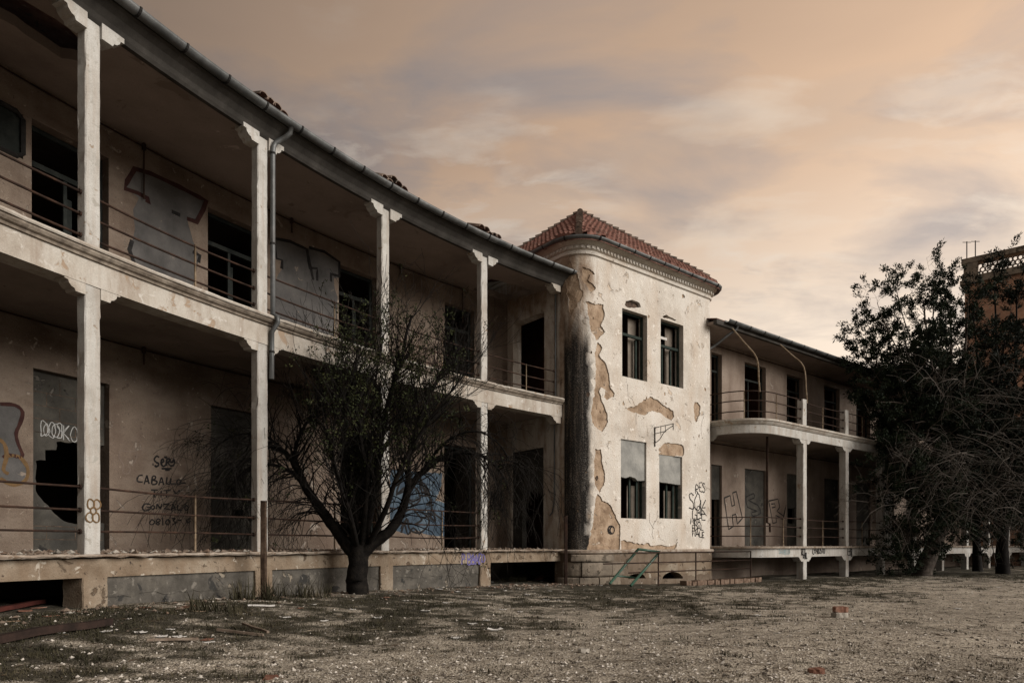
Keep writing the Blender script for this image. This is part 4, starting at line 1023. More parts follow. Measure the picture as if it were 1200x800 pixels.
for i, t in enumerate(BC):
    mb = MB(); jpost(mb, FB, t, .11, .01, .25, LB, UB - .41, seed=60 + i); c = mb.build('column', WHITE, rw)
    for sg in (-1, 1): bracket(FB, t, .11, .006, .26, UB - .418, (sg,), .95).build('bracket', WHITE, c)
    mb = MB(); jpost(mb, FB, t, .11, .01, .25, -EY - .25, LB - .32, seed=80 + i); c = mb.build('base_column', WHITE, rw)
    for sg in (-1, 1): bracket(FB, t, .11, .006, .26, LB - .328, (sg,), 1.1).build('bracket', WHITE, c)
    mb = MB(); jpost(mb, FB, t, .12, .02, .22, UB, UB + .88, seed=100 + i); mb.build('rail_pier', WHITE, rw)
# bracket where the balcony meets the tower
bracket(FBc, QB0 + .55, .2, .006, .1, UB - .418, (1,), 1.1).build('bracket', WHITE, rw)
# back walls
dB = [(833.5, 846), (872.7, 897.5), (922, 941), (966, 984), (1003.5, 1020), (1034, 1048), (1062, 1074)]
dBt = [(wb(a, 500)[0], wb(b, 500)[0]) for a, b in dB]
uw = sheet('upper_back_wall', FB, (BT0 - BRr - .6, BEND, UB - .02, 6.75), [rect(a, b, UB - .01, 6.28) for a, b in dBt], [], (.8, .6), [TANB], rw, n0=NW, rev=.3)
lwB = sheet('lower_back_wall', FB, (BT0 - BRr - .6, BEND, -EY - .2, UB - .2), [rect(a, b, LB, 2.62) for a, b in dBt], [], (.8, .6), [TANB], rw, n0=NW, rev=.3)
for i, (a, b) in enumerate(dBt):
    mb = MB(); n0, n1 = NW + .15, NW + .2
    mb.boxF(FB, a + .003, a + .06, n0, n1, UB, 6.27); mb.boxF(FB, b - .06, b - .003, n0, n1, UB, 6.27); mb.boxF(FB, a + .063, b - .063, n0, n1, 6.2, 6.27); mb.boxF(FB, a + .063, b - .063, n0, n1, 5.7, 5.76)
    f = mb.build('door_frame', DTIMB, rw)
    mb = MB(); m_ = a + (b - a) * .35; mb.boxF(FB, m_ - .02, m_ + .02, n0 + .01, n1 - .01, UB, 5.69); mb.build('door_leaf', DTIMB, f)
    hole = None
    if i == 0: hole = rect(a + .03, b - .03, LB + .02, 1.5)
    if i == 2: hole = PAh = [wb(925.7, 613), wb(933.5, 613), wb(933.5, 595), wb(925.7, 595)]
    sheet('doorway_infill', FB, (a, b, LB, 2.615), [rough(hole, .012, .08, i)] if hole else [], [], (.3, .4), [INFILL], rw, n0=NW + .08, rev=.1)
mb = MB(); mb.boxF(FB, BT0 - BRr - .5, BEND, 5.6, 5.8, -EY - .1, 7.2); mb.boxF(FB, BT0 - BRr - .5, BEND, NW + .31, 5.59, UB - .35, UB - .05)
mb.boxF(FB, BT0 - BRr - .5, BEND, NW + .31, 5.59, 6.75, 6.85)
for i, t in enumerate(BC): mb.boxF(FB, t - .2, t - .1, NW + .31, 5.59, UB - .04, 6.74)
mb.boxF(FB, BEND, BEND + .2, 0, 5.8, -EY - .1, 7.2)
mb.build('room_walls', ROOMR, rw)
# tags: three outlined letters, scribbles on the beam
def PBx(pts, ox, oy, k, n=NW): return [wb(ox + x / k, oy + y / k, n) for x, y in pts]
FWb = lambda a, n, z: FB(a, NW + n, z)
gB = [[(120, 350), (150, 338), (158, 390), (172, 385), (162, 325), (180, 318), (210, 450), (185, 478), (178, 430), (160, 435), (165, 490), (142, 505), (120, 350)],
      [(340, 365), (385, 355), (395, 395), (380, 415), (415, 440), (425, 385), (410, 455), (375, 435), (378, 470), (360, 475), (340, 365)], [(352, 380), (370, 378), (372, 395), (355, 398)]]
strokes(FWb, [PBx(p, 820, 500, 4.21) for p in gB], .05).build('graffiti', PK, lwB)
FWi = lambda a, n, z: FB(a, NW + .08 + n, z)
strokes(FWi, [smooth_line(PBx(p, 820, 500, 4.21, NW + .08), 2) for p in ([(228, 345), (265, 328), (268, 350), (240, 362), (285, 385), (300, 425), (262, 440), (258, 420), (285, 415), (235, 395), (228, 345)],)], .05).build('graffiti', PK, lwB)
FBe = lambda a, n, z: FB(a, n, z)
tb = []
for (x, y, h, t_, s_) in ((952, 648.5, 7.5, 'CPARDSTO', 1), (993, 651, 9, 'EB8', 2), (939, 650, 8, 'ROL', 3), (941, 654, 7, 'W8L', 4)):
    q_, z_ = wb(x, y, 0.); tb += word(t_, q_, z_, wb(x, y - h, 0.)[1] - z_, .75, .06, .1, s_)
strokes(FBe, tb, .032, -.008).build('graffiti', PK, bb)
tb = []; q_, z_ = wb(913, 649, 0.); tb += word('DAMISELO', q_, z_, .14, .9, .08, .1, 6)
strokes(FBe, tb, .022, -.008).build('graffiti', PTEAL, bb)
# railings on both floors
arcq = [QB0 + .15, BT0 - 1.0, BT0, -.0]
railing(FBc, QB0 + .1, -.12, (UB + .86, UB + .56, UB + .26), [QB0 + .2, BT0 - 1.1, BT0 + .2], parent=rw, zf=UB, n=.1, r=.017)
for i in range(8): railing(FB, BC[i] + .12, BC[i + 1] - .12, (UB + .80, UB + .53, UB + .25), BC[i] + 1.3, parent=rw, zf=UB, n=.1, r=.016)
railing(FBc, QB0 + .1, -.12, (LB + .88, LB + .60, LB + .32), [BT0 - .9, BT0 + .6], parent=rw, zf=LB, n=.1, r=.017)
for i in range(8): railing(FB, BC[i] + .12, BC[i + 1] - .12, (LB + .86, LB + .6, LB + .3), BC[i] + 1.3, parent=rw, zf=LB, n=.1, r=.016)
# roof edge: ceiling, gutter, bent stay pipes
GN = .9; GZ = 6.72
mb = MB(); mb.boxF(FB, BT0 - BRr - .45, BEND, GN + .1, NW - .002, 6.62, 6.70); mb.build('upper_ceiling', CEIL, rw)
mb = MB(); mb.boxF(FB, BT0 - BRr - .45, BEND, GN - .02, GN + .098, 6.60, 6.74); mb.build('eaves', FASC, rw)
prof = [(GN - .11 + .09 * math.cos(t), GZ + .06 + .09 * math.sin(t)) for t in [PI * i / 8 for i in range(0, -9, -1)]] + [(GN - .11 + .082 * math.cos(t), GZ + .06 + .082 * math.sin(t)) for t in [PI * i / 8 for i in range(-8, 1)]]
mb = MB(); mb.sweep(FB, BT0 - BRr - .05, BEND, 1., prof); gB2 = mb.build('gutter', ZINC, rw, True)
for i in range(24):
    t = BT0 - BRr + .3 + i * .8; mb = MB(); mb.sweep(FB, t - .016, t + .016, .032, [(GN - .11 + .103 * math.cos(a), GZ + .06 + .103 * math.sin(a)) for a in [PI * j / 8 for j in range(0, -9, -1)]] + [(GN - .11 + .092 * math.cos(a), GZ + .06 + .092 * math.sin(a)) for a in [PI * j / 8 for j in range(-8, 1)]]); mb.build('gutter_clip', IRON, gB2)
mb = MB(); mb.sweep(FB, BT0 - BRr - .45, BEND, 1., [(GN - .02, 6.765), (6, 8.0), (6, 7.9), (GN - .02, 6.745)]); mb.build('roof', TILE, rw)
mb = MB(); mb.tube(smooth_line([FB(-2.55, GN - .1, GZ + .0), FB(-2.55, GN - .05, GZ - .12), FB(-2.75, GN + .1, GZ - .3), FB(-3.0, GN + .45, GZ - .62), FB(-3.3, GN + .6, GZ - .8)], 3), .04, 7); mb.build('downpipe', ZINC, rw, True)
for px in ((858, 382, 885, 420, 887.5, 458), (914, 401, 940, 430, 943, 468), (1000, 440, 1030, 463, 1034, 485)):
    t0, z0 = wb(px[0], px[1], GN); t1, z1 = wb(px[2], px[3], .35); t2, z2 = wb(px[4], px[5], .2)
    mb = MB(); mb.tube(smooth_line([FB(t0, GN, GZ - .1), FB((t0 + t1) / 2, .62, (GZ - .1 + z1) / 2 + .04), FB(t1, .3, z1), FB(t2, .15, z2 + .3), FB(t2, .12, UB + .8)], 4), .026, 6); mb.build('stay_pipe', RPALE, rw, True)
t_, z_ = wb(899, 510, .6); mb = MB(); mb.tube([FB(t_, .6, UB - .37), FB(t_, .6, LB + .75), FB(t_ + .15, .6, LB + .72), FB(t_ + .17, .6, LB + .45)], .035, 6); mb.build('drain_pipe', RUST, rw, True)
mb = MB()
for (z, ta, tb_) in ((6.5, -2.35, 14), (3.3, -2.3, 14)):
    mb.tube([FB(ta, NW - .05, z - .8), FB(ta, NW - .05, z), FB(tb_, NW - .05, z)], .014, 5)
mb.build('wall_pipe', RUST, rw)

# ------------------------------------------------------------------ brick building behind the trees
bk = thing('brick_building', 'tall red brick building with pierced parapet behind the right-hand trees', 'building', (26, 38, 0))
d0 = Vector((25.2, 38.0)); dirp = Vector((2.05, -1.75)).normalized(); inn = Vector((dirp.y * -1, dirp.x)).normalized()
if inn.y < 0: inn = -inn
def FK(a, n, z):
    p = d0 + dirp * a + inn * n
    return Vector((p.x, p.y, z + EY))
def uvbox(o):
    me = o.data; uv = me.uv_layers.new(name='UVMap')
    for p in me.polygons:
        n = p.normal
        for li in p.loop_indices:
            v = me.vertices[me.loops[li].vertex_index].co
            a = v.x * dirp.x + v.y * dirp.y; b = v.x * inn.x + v.y * inn.y
            uv.data[li].uv = (a, v.z) if abs(n.x * inn.x + n.y * inn.y) > .5 else ((b, v.z) if abs(n.z) < .5 else (a, b))
ZT = (HOR - 304) * 38 / FPX
PT_ = 1.45
holesK = []; 
for i in range(5):
    for z in (3.0, 7.5): holesK.append(rect(1.6 + i * 3.4, 2.9 + i * 3.4, z, z + 2.2))
o = sheet('brick_wall', FK, (0, 18, -EY - .2, ZT - PT_), holesK, [], (3, 3), [BRICKW], bk, rev=.25); uvbox(o)
mb = MB(); mb.boxF(FK, 0, 18, .26, 8, -EY - .2, ZT - PT_ - .02); o = mb.build('brick_core', BRICKW, bk); uvbox(o)
mb = MB(); mb.boxF(FK, -.2, 18.2, -.25, .5, ZT - PT_, ZT - PT_ + .22); mb.boxF(FK, -.12, 18.1, -.14, .4, ZT - PT_ + .222, ZT - PT_ + .42); mb.boxF(FK, -.15, 18.2, -.12, .45, ZT - .28, ZT); mb.build('parapet_coping', STONE, bk)
mb = MB()
for i in range(6):
    a = i * 3.6; mb.boxF(FK, a - .05, a + .6, -.08, .4, ZT - PT_ + .422, ZT - .282)
mb.build('parapet_pier', STONE, bk)
for i in range(5):                                                # pierced lattice of half-round tiles
    a0 = i * 3.6 + .6; nx = 13; mb = MB()
    for r_i in range(3):
        for c in range(nx):
            cxx = a0 + (c + .5 + .5 * (r_i % 2)) * 3.0 / (nx + .5); cz = ZT - PT_ + .50 + r_i * .215
            mb.tube([FK(cxx + .125 * math.cos(t), .1, cz + .125 * math.sin(t)) for t in [PI * q / 5 for q in range(-1, 7)]], .04, 4, cap=False)
    mb.build('parapet_lattice', CAPT, bk)
mb = MB(); mb.boxF(FK, -7.8, -.02, 1.0, 8, -EY - .2, 9.9); o = mb.build('lower_block', BRICKW, bk); uvbox(o)
mb = MB(); mb.boxF(FK, -8.0, -.01, .8, 8.2, 9.902, 10.15); mb.build('terrace_coping', STONE, bk)
mb = MB(); mb.boxF(FK, -8.2, -7.5, .7, 1.4, 10.152, 10.7); mb.build('terrace_pier', STONE, bk)
for (px, hh) in ((1133, 283), (1143, 282)):
    d = 41.; p = at(px, d, hh); mb = MB(); mb.tube([(p.x, p.y, EY + ZT - PT_), tuple(p)], .03, 5)
    mb.tube([(p.x - .25, p.y, p.z - .05), (p.x + .25, p.y, p.z - .05)], .02, 4); mb.build('antenna', IRON, bk)

# ------------------------------------------------------------------ street furniture and loose objects
# handrail before the tower
base_ = FT(TARC + 1.5, -1.0, -EY)
hr = thing('handrail', 'low rusty three-rail handrail running along the foot of the tower', 'railing', (base_.x, base_.y, gz(base_.x, base_.y)))
qa, qb = TARC + .15, QM + .35
FH = lambda q, n, z: FT(TARC + .01, 0, z) + Vector((TU.x, TU.y, 0)) * (q - TARC) - Vector((TV.x, TV.y, 0)) * (-n)
for z in (-.20, -.46, -.70):
    mb = MB(); mb.tube([FH(qa - (.9 if z == -.46 else 0), -.95, z), FH(qb, -.95, z)], .019, 6); mb.build('rail', RUST, hr, True)
for q in (qa + 1.15, qa + 2.75, qb):
    mb = MB(); mb.tube([FH(q, -.95, -EY - .1), FH(q, -.95, -.19)], .019, 6); mb.build('post', RUST, hr, True)
# green tube frame leaning on it
g0 = at(714.5, 16.9, 683.5); g1 = at(748, 17.75, 643); g2 = at(773, 18.0, 646.5); g3 = at(739, 16.75, 686)
gf = thing('metal_frame', 'green painted tube frame leaning against the rusty handrail', 'frame', (g0.x + .2, g0.y, gz(g0.x, g0.y)))
for a, b in ((g0, g1), (g3, g2)):
    mb = MB(); mb.tube([a, a.lerp(b, .5), b], .034, 8); mb.build('leg', GREEN, gf, True)
mb = MB(); mb.tube([g1, g2], .034, 8); mb.build('top_bar', GREEN, gf, True)
mb = MB(); mb.tube([g0.lerp(g1, .22), g3.lerp(g2, .22)], .022, 8); mb.build('cross_bar', GREEN, gf, True)
# rusty posts in front of the base
for (px, yt_, d, lab) in ((309, 588, 10.75, 'thick rusty iron post standing beside the second white column'), (663, 605, 17.2, 'slim rusty iron post standing at the tower corner')):
    p = at(px, d, 690); zt = EY + (HOR - yt_) * d / FPX; g = gz(p.x, p.y)
    o = thing('iron_post', lab, 'post', (p.x, p.y, g))
    w = .04
    mb = MB(); jpost(mb, lambda a, n, z: Vector((p.x + a, p.y + n, z)), 0, w, -w, w, g - .1, zt, .003, 3, .008); mb.build('shaft', RUSTP if px < 400 else RUST, o)
    mb = MB(); mb.tube([(p.x, p.y, zt), (p.x, p.y, zt + .02)], w * 1.3, 8); mb.build('cap', RUST, o)

# brick kerb at the foot of the tower's right side
p = FT(QM - 1.2, -1.15, -EY)
mb = MB(); rr = random.Random(17); q = QM - 3.1
while q < QM + .45:
    L_ = rr.uniform(.10, .13); n0 = -1.1 + rr.uniform(-.02, .02); mb.boxF(FH, q, q + L_ - .012, n0 - .12, n0 + .1, -EY - .1, -EY + .13 + rr.uniform(-.02, .015)); q += L_
kb = mb.build('brick_kerb', KERBM, None, loc=(p.x, p.y, 0)); tag(kb, 'low kerb of upright red bricks below the rusty handrail', 'kerb')

def brick(name, loc, size, rot, m, lab, cat, group=None, seed=0, tilt=0.):
    r = random.Random(seed); mb = MB(); sx, sy, sz = [v / 2 for v in size]
    ca, sa = math.cos(rot), math.sin(rot); ct, st = math.cos(tilt), math.sin(tilt)
    nx = 5; rings = []
    for i in range(nx + 1):
        x = -sx + 2 * sx * i / nx; e = .82 if i in (0, nx) else 1
        rings.append([(x + r.uniform(-.004, .004), y * e + r.uniform(-.006, .006), z * e + r.uniform(-.006, .006)) for y, z in ((-sy * .9, -sz), (sy * .9, -sz), (sy, -sz * .85), (sy, sz * .85), (sy * .9, sz), (-sy * .9, sz), (-sy, sz * .85), (-sy, -sz * .85))])
    for ring in rings:
        for (x, y, z) in ring:
            x2, z2 = x * ct - z * st, x * st + z * ct
            mb.v.append((loc[0] + x2 * ca - y * sa, loc[1] + x2 * sa + y * ca, loc[2] + z2 + sz))
    for i in range(nx):
        for j in range(8):
            a = i * 8 + j; b = i * 8 + (j + 1) % 8; mb.f.append((a, b, b + 8, a + 8)); mb.m.append(0)
    mb.f.append(tuple(range(8))); mb.m.append(0); mb.f.append(tuple(nx * 8 + j for j in range(8))); mb.m.append(0)
    return tag(mb.build(name, m, None, loc=loc), lab, cat, group)
def gpt(px, py):
    """ground point under a photo pixel"""
    z = 0.
    for _ in range(6):
        d = (EY - z) * FPX / (py - HOR); z = gz(ray(px) * d, d)
    return (ray(px) * d, d, z)
g = gpt(984, 723); brick('brick', (g[0], g[1], g[2] - .012), (.21, .15, .09), .2, CONCR, 'grey mortar-crusted brick at the bottom of the pile on the gravel', 'brick', seed=1)
brick('brick', (g[0] + .01, g[1], g[2] + .078), (.205, .11, .09), .12, BRICKD, 'red brick lying on top of the mortar-crusted one', 'brick', seed=2)
g = gpt(957, 788); brick('brick', (g[0], g[1], g[2] - .008), (.125, .07, .05), -.15, BRICKD, 'small broken pinkish brick alone in the gravel foreground', 'brick', seed=3, tilt=.08)
g = gpt(684, 764); brick('stone', (g[0], g[1], g[2] - .01), (.10, .07, .05), .4, CONCR, 'pale rounded stone lying on the gravel in the centre foreground', 'stone', seed=4)
g = gpt(632, 679); brick('brick', (g[0], g[1], g[2]), (.26, .16, .09), .7, BRICKD, 'tilted orange brick in the rubble below the last gallery bay', 'brick', seed=6, tilt=.45)
g = gpt(218, 712); brick('roof_tile', (g[0], g[1], g[2]), (.22, .12, .03), .3, BRICKD, 'orange broken tile lying before the grey base panel', 'tile', seed=7, tilt=.15)

def plank(p0, p1, w, h, m, lab, name='plank', cat='plank', lift=.02):
    a = Vector(gpt(*p0)); b = Vector(gpt(*p1)); d = (b - a); s = Vector((-d.y, d.x, 0)).normalized() * w / 2
    mb = MB(); k = 5; base = 0
    r = random.Random(int(p0[0]))
    for i in range(k + 1):
        p = a + d * (i / k); p.z = max(p.z, gz(p.x, p.y)) + lift; j = Vector((r.uniform(-.006, .006), r.uniform(-.006, .006), r.uniform(-.004, .004)))
        for q in (p - s, p + s, p + s + Vector((0, 0, h)), p - s + Vector((0, 0, h))): mb.v.append(tuple(q + j))
    for i in range(k):
        for j in range(4):
            x = i * 4 + j; y = i * 4 + (j + 1) % 4; mb.f.append((x, y, y + 4, x + 4)); mb.m.append(0)
    mb.f += [(0, 1, 2, 3), (k * 4, k * 4 + 1, k * 4 + 2, k * 4 + 3)]; mb.m += [0, 0]
    c = (a + b) / 2
    return tag(mb.build(name, m, None, loc=tuple(c)), lab, cat)
plank((-30, 752), (128, 727), .09, .07, CHARR, 'long dark wet pole lying on the grass at lower left', 'pole', 'pole')
plank((-10, 720), (50, 708), .08, .05, mat('dark_red_board', [(.05, .016, .013), (.085, .026, .02)], 5), 'dark red board lying beside the open void at far left')
plank((255, 738), (308, 746), .035, .025, PLANK, 'longer pale stick of the crossed pair on the left grass', 'stick', 'stick')
plank((285, 735), (314, 746), .03, .025, PLANK, 'shorter brown stick crossing the pale one on the left grass', 'stick', 'stick', .045)
plank((290, 711), (322, 711), .05, .02, PAPER, 'thin white strip of wood near the rusty post', 'strip of wood', 'strip')
plank((172, 749), (232, 750), .03, .025, PLANK, 'thin grey stick lying alone in the left grass', 'stick', 'stick')

# litter: scraps of paper and plaster, shards of tile
def scrap(g, s, m, r, curl=1.):
    mb = MB(); a = r.uniform(0, 6.28); ca, sa = math.cos(a), math.sin(a); k = 3
    w, l = s * r.uniform(.5, 1), s * r.uniform(.8, 1.4); c = r.uniform(.02, .22) * s * curl; b = len(mb.v)
    for i in range(k + 1):
        for j in range(k + 1):
            u, v = i / k - .5, j / k - .5; x, y = u * l + r.uniform(-.1, .1) * s, v * w + r.uniform(-.1, .1) * s
            mb.v.append((g[0] + x * ca - y * sa, g[1] + x * sa + y * ca, g[2] + .008 + c * (u * u + v * v * .6) * 2))
    n = len(mb.v)
    for i in range(k):
        for j in range(k): q = i * (k + 1) + j; mb.f.append((q, q + 1, q + k + 2, q + k + 1)); mb.m.append(0)
    for (x, y, z) in list(mb.v): mb.v.append((x, y, z - .007))
    for i in range(k):
        for j in range(k): q = n + i * (k + 1) + j; mb.f.append((q, q + k + 1, q + k + 2, q + 1)); mb.m.append(0)
    rim = [j for j in range(k + 1)] + [i * (k + 1) + k for i in range(1, k + 1)] + [k * (k + 1) + j for j in range(k - 1, -1, -1)] + [i * (k + 1) for i in range(k - 1, 0, -1)]
    for i in range(len(rim)): p, q = rim[i], rim[(i + 1) % len(rim)]; mb.f.append((p, q, q + n, p + n)); mb.m.append(0)
    return mb.build('scrap', m, None, loc=g)
rr = random.Random(31)
g = gpt(580, 739); o = scrap(g, .17, PAPER, rr, 1.6); o.name = 'paper_scrap'; tag(o, 'largest curled white paper scrap on the gravel in front of the tree', 'paper')
spots = [(560, 679), (572, 687), (586, 678), (598, 687), (606, 681), (622, 689), (634, 681), (644, 692), (536, 693), (514, 690), (548, 700), (618, 697), (72, 741), (150, 722), (210, 742), (335, 722), (368, 708), (496, 686), (524, 705), (499, 715), (443, 724), (553, 731), (570, 727), (589, 714), (609, 717), (655, 703), (592, 692), (575, 682), (560, 684), (413, 713), (534, 747), (475, 703), (608, 690), (640, 686), (125, 738), (93, 738), (165, 731), (190, 733), (200, 728), (245, 751), (888, 721), (815, 720), (640, 703), (380, 726), (704, 686), (1122, 713), (1170, 688)]
for i, (px, py) in enumerate(spots):
    o = scrap(gpt(px, py), rr.uniform(.05, .12), PAPER, rr); o.name = 'paper_scrap'
    tag(o, 'small dirty white scrap of litter lying on the yard', 'litter', 'white scraps scattered over the yard')
spots = [(15, 728), (45, 712), (30, 716), (110, 727), (60, 722), (170, 712), (235, 716), (352, 712), (452, 700), (470, 692), (548, 688), (600, 684), (620, 681), (585, 688), (650, 683), (668, 684), (540, 683), (90, 716), (135, 712), (318, 794), (243, 748), (770, 682), (750, 690)]
for i, (px, py) in enumerate(spots):
    o = scrap(gpt(px, py), rr.uniform(.08, .17), BRICKD if i % 3 else BROWN, rr, .4); o.name = 'tile_shard'
    tag(o, 'small shard of broken terracotta lying in the grass by the wall', 'tile shard', 'terracotta shards along the foot of the wall')
# rubble on the gallery floors and at the foot of the walls: uncountable crumbs
mb = MB(); r_ = random.Random(12)
for i in range(6400):
    if i < 4600:
        s = r_.uniform(-4, SEND - .1); n = r_.choice([abs(r_.gauss(0, .25)) + .02, 2.25 - abs(r_.gauss(0, .22)), r_.uniform(0, 2.2)]); z = LA + EY; p = FA(s, n, 0)
        if s > -.6 + 0 and r_.random() < .25 and n < .5: continue
    elif i < 5200:
        t = r_.uniform(-2.5, 12); p = FB(t, r_.uniform(.1, 2.0), 0); z = LB + EY
    else:
        s = r_.uniform(-3, SEND + .3) if r_.random() < .6 else r_.uniform(8.2, SEND + .6); p = FA(s, -.15 - abs(r_.gauss(0, .55)), 0); z = gz(p.x, p.y)
    sz = .010 + .04 * r_.random() ** 4
    pebble(mb, p.x, p.y, z + sz * .4, sz * (1.25 if i < 4600 else 1), 0 if r_.random() < .16 else (1 if r_.random() < .86 else 2))
tag(mb.build('rubble', [CONCR, mat('brown_rubble', [(.10, .075, .055), (.17, .13, .10), (.24, .19, .15)], 9.), KERBM]), 'crumbled plaster and brick rubble on the gallery floors and along the walls', 'rubble', kind='stuff')
# weeds at the foot of the wall
for i, (px, py, h, lab) in enumerate(((300, 702, .42, 'tall dark weed tuft at the foot of the rusty post'), (345, 699, .34, 'dark weed tuft between the rusty post and the tree'), (253, 716, .30, 'isolated dark weed tuft before the grey base panel'), (600, 681, .22, 'low weed tuft below the open void beside the tower'))):
    g = gpt(px, py); mb = MB(); r_ = random.Random(i + 70); [blades(mb, g[0] + r_.uniform(-.35, .35) * (1.6 if i == 1 else 1), g[1] + r_.uniform(-.12, .12), 9, h * r_.uniform(.35, 1), .09, r_, g[2]) for _ in range(20)]
    tag(mb.build('weed_tuft', GRASSM, None, loc=g), lab, 'weed')

# ------------------------------------------------------------------ trees
def jitter(r, a): return Vector((r.uniform(-a, a), r.uniform(-a, a), r.uniform(-a, a)))
class Tree:
    def __init__(self, seed):
        self.wood = MB(); self.twig = MB(); self.leaf = MB(); self.r = random.Random(seed); self.tips = []
    def limb(self, pts, r0, r1, n=8):
        P = [Vector(p) for p in smooth_line(pts, 4)]
        P = [p + jitter(self.r, min(.012, r0 * .12)) for p in P]
        rad = [(r0 + (r1 - r0) * (i / (len(P) - 1)) ** .8) * self.r.uniform(.97, 1.03) for i in range(len(P))]
        self.wood.tube(P, rad, n); return P, rad
    def grow(self, p, d, L, r0, lev, maxl, droop, spread, up, kids, leafy):
        """a branch with side branches; leafy(p) -> chance that its twig ends carry leaves"""
        r = self.r; k = 4 if lev < maxl else 3; path = [p]; q = Vector(p); dd = d.normalized()
        for i in range(k):
            dd = (dd + jitter(r, .22) + Vector((0, 0, up - droop * (i + 1) / k))).normalized()
            q = q + dd * (L / k); path.append(q.copy())
        rad = [max(.0034, r0 * (1 - .75 * i / k)) for i in range(k + 1)]
        (self.wood if r0 > .02 else self.twig).tube(path, rad, 5 if r0 > .02 else 3, cap=False)
        if lev >= maxl:
            self.tips.append(path); return
        nk = kids[lev] if isinstance(kids, list) else kids
        nk = int(nk * r.uniform(.7, 1.3) + .5)
        for j in range(nk):
            t = r.uniform(.25, 1.0); i = min(k - 1, int(t * k)); a = path[i].lerp(path[i + 1], t * k - i)
            ax = (path[i + 1] - path[i]).normalized(); side = ax.cross(jitter(r, 1)).normalized()
            self.grow(a, ax * (1 - spread) + side * spread * 1.3, L * r.uniform(.45, .75), rad[i] * .55, lev + 1, maxl, droop, spread, up, kids, leafy)
    def blade(self, p, d, s, w):
        r = self.r; side = d.cross(jitter(r, 1)).normalized() * w
        m = p + d * s * .5
        self.leaf.add([p, m + side, p + d * s, m - side], [(0, 1, 2, 3)])

# the small tree in front of the left gallery
TD = 12.3; tb0 = at(419, TD, 697); TG = gz(tb0.x, tb0.y)
tr = thing('small_tree', 'small dark forked tree with drooping bare twigs before the left gallery', 'tree', (tb0.x, tb0.y, TG))
T = Tree(5)
def tp(px, py, dd=0.): return at(px, TD + dd, py)
T.limb([Vector((tb0.x, tb0.y, TG - .15)), tp(419, 690), tp(418, 675), tp(420, 655), tp(421, 640)], .215, .165, 10)
limbs = []
def lb(pts, r0, r1): limbs.append(T.limb([tp(*p) for p in pts], r0, r1, 7))
lb([(416, 650), (402, 632), (388, 612), (370, 588), (356, 566), (348, 548), (338, 534), (322, 524), (300, 520)], .13, .035)
lb([(360, 572), (345, 556, -.1), (325, 546, -.2), (303, 543, -.3), (282, 556, -.35), (262, 580, -.4)], .05, .012)
lb([(350, 552), (346, 530, .2), (352, 508, .3), (366, 486, .35), (384, 466, .4)], .05, .015)
lb([(424, 648), (440, 634), (458, 620), (470, 600, .1), (478, 576, .2), (492, 556, .3), (515, 538, .3), (548, 530, .2), (575, 540, .1), (595, 565, 0)], .13, .018)
lb([(470, 600, .1), (478, 570, -.2), (480, 530, -.3), (492, 490, -.4), (510, 450, -.4), (530, 410, -.5)], .07, .018)
lb([(418, 645), (415, 610), (412, 575, .2), (410, 530, .3), (404, 490, .3), (398, 450, .4), (402, 415, .5)], .10, .02)
lb([(422, 645), (432, 605, -.2), (440, 565, -.3), (446, 520, -.3), (456, 470, -.3), (470, 420, -.4), (482, 370, -.4)], .10, .02)
lb([(440, 565, -.3), (425, 530, -.7), (420, 490, -.9), (412, 450, -1.0), (420, 410, -1.0)], .055, .015)
lb([(446, 530, -.2), (468, 500, .5), (490, 470, .8), (520, 440, 1.0), (548, 420, 1.1)], .05, .014)
lb([(338, 534), (318, 515, .2), (296, 508, .3), (270, 512, .4), (245, 530, .4)], .03, .008)
lb([(492, 556, .3), (520, 520, -.2), (555, 505, -.4), (585, 520, -.5), (605, 555, -.5)], .035, .008)
lb([(419, 646), (408, 600, .3), (394, 552, .6), (384, 505, .8), (378, 455, .9)], .06, .012)
lb([(423, 646), (428, 600, -.4), (431, 550, -.6), (437, 500, -.6), (441, 440, -.5), (450, 392, -.4)], .06, .012)
lb([(430, 642), (452, 596, -.5), (470, 548, -.8), (498, 500, -.9), (526, 462, -1.), (556, 425, -1.)], .06, .012)
lb([(420, 646), (412, 608, -.6), (398, 565, -1.), (390, 520, -1.2), (396, 470, -1.3)], .05, .012)
for li, (P, rad) in enumerate(limbs):
    bare = li in (0, 1, 3, 9, 10); nb = {0: 64, 1: 44, 3: 60, 9: 38, 10: 34}.get(li, 50)
    for j in range(nb):
        t = T.r.uniform(.25 if li in (0, 3, 5, 6) else .1, 1) * (len(P) - 1.01); i = int(t); p = P[i].lerp(P[i + 1], t - i)
        ax = (P[i + 1] - P[i]).normalized(); side = ax.cross(jitter(T.r, 1)).normalized()
        d = ax * .45 + side * .8 + Vector((0, 0, .12 if bare else .35)); d.y *= .75
        T.grow(p, d, T.r.uniform(.6, 1.45) * (1. if bare else .8), min(.016, rad[i] * .5), 1, 3, .6 if bare else .04, .45, .03 if bare else .22, [0, 3, 2] if bare else [0, 3, 1], None)
lc = tp(455, 465)
for path in T.tips:
    p = path[-1]; u = (p.x - lc.x) / 1.7; w = (p.z - lc.z) / 1.75
    dens = max(0, 1.0 - (u * u + w * w) * .8)
    if p.z < tp(0, 555).z: dens *= .18
    if T.r.random() < dens + .03:
        for j in range(T.r.randint(10, 19)):
            a = path[T.r.randint(0, len(path) - 2)].lerp(path[-1], T.r.random()) + jitter(T.r, .05)
            T.blade(a, (jitter(T.r, 1) + Vector((0, 0, .3))).normalized(), T.r.uniform(.03, .065), T.r.uniform(.009, .017))
tw_ = T.wood.build('trunk', BARK, tr, True); T.twig.build('twigs', TWIGM, tw_); T.leaf.build('crown', LEAF, tr)

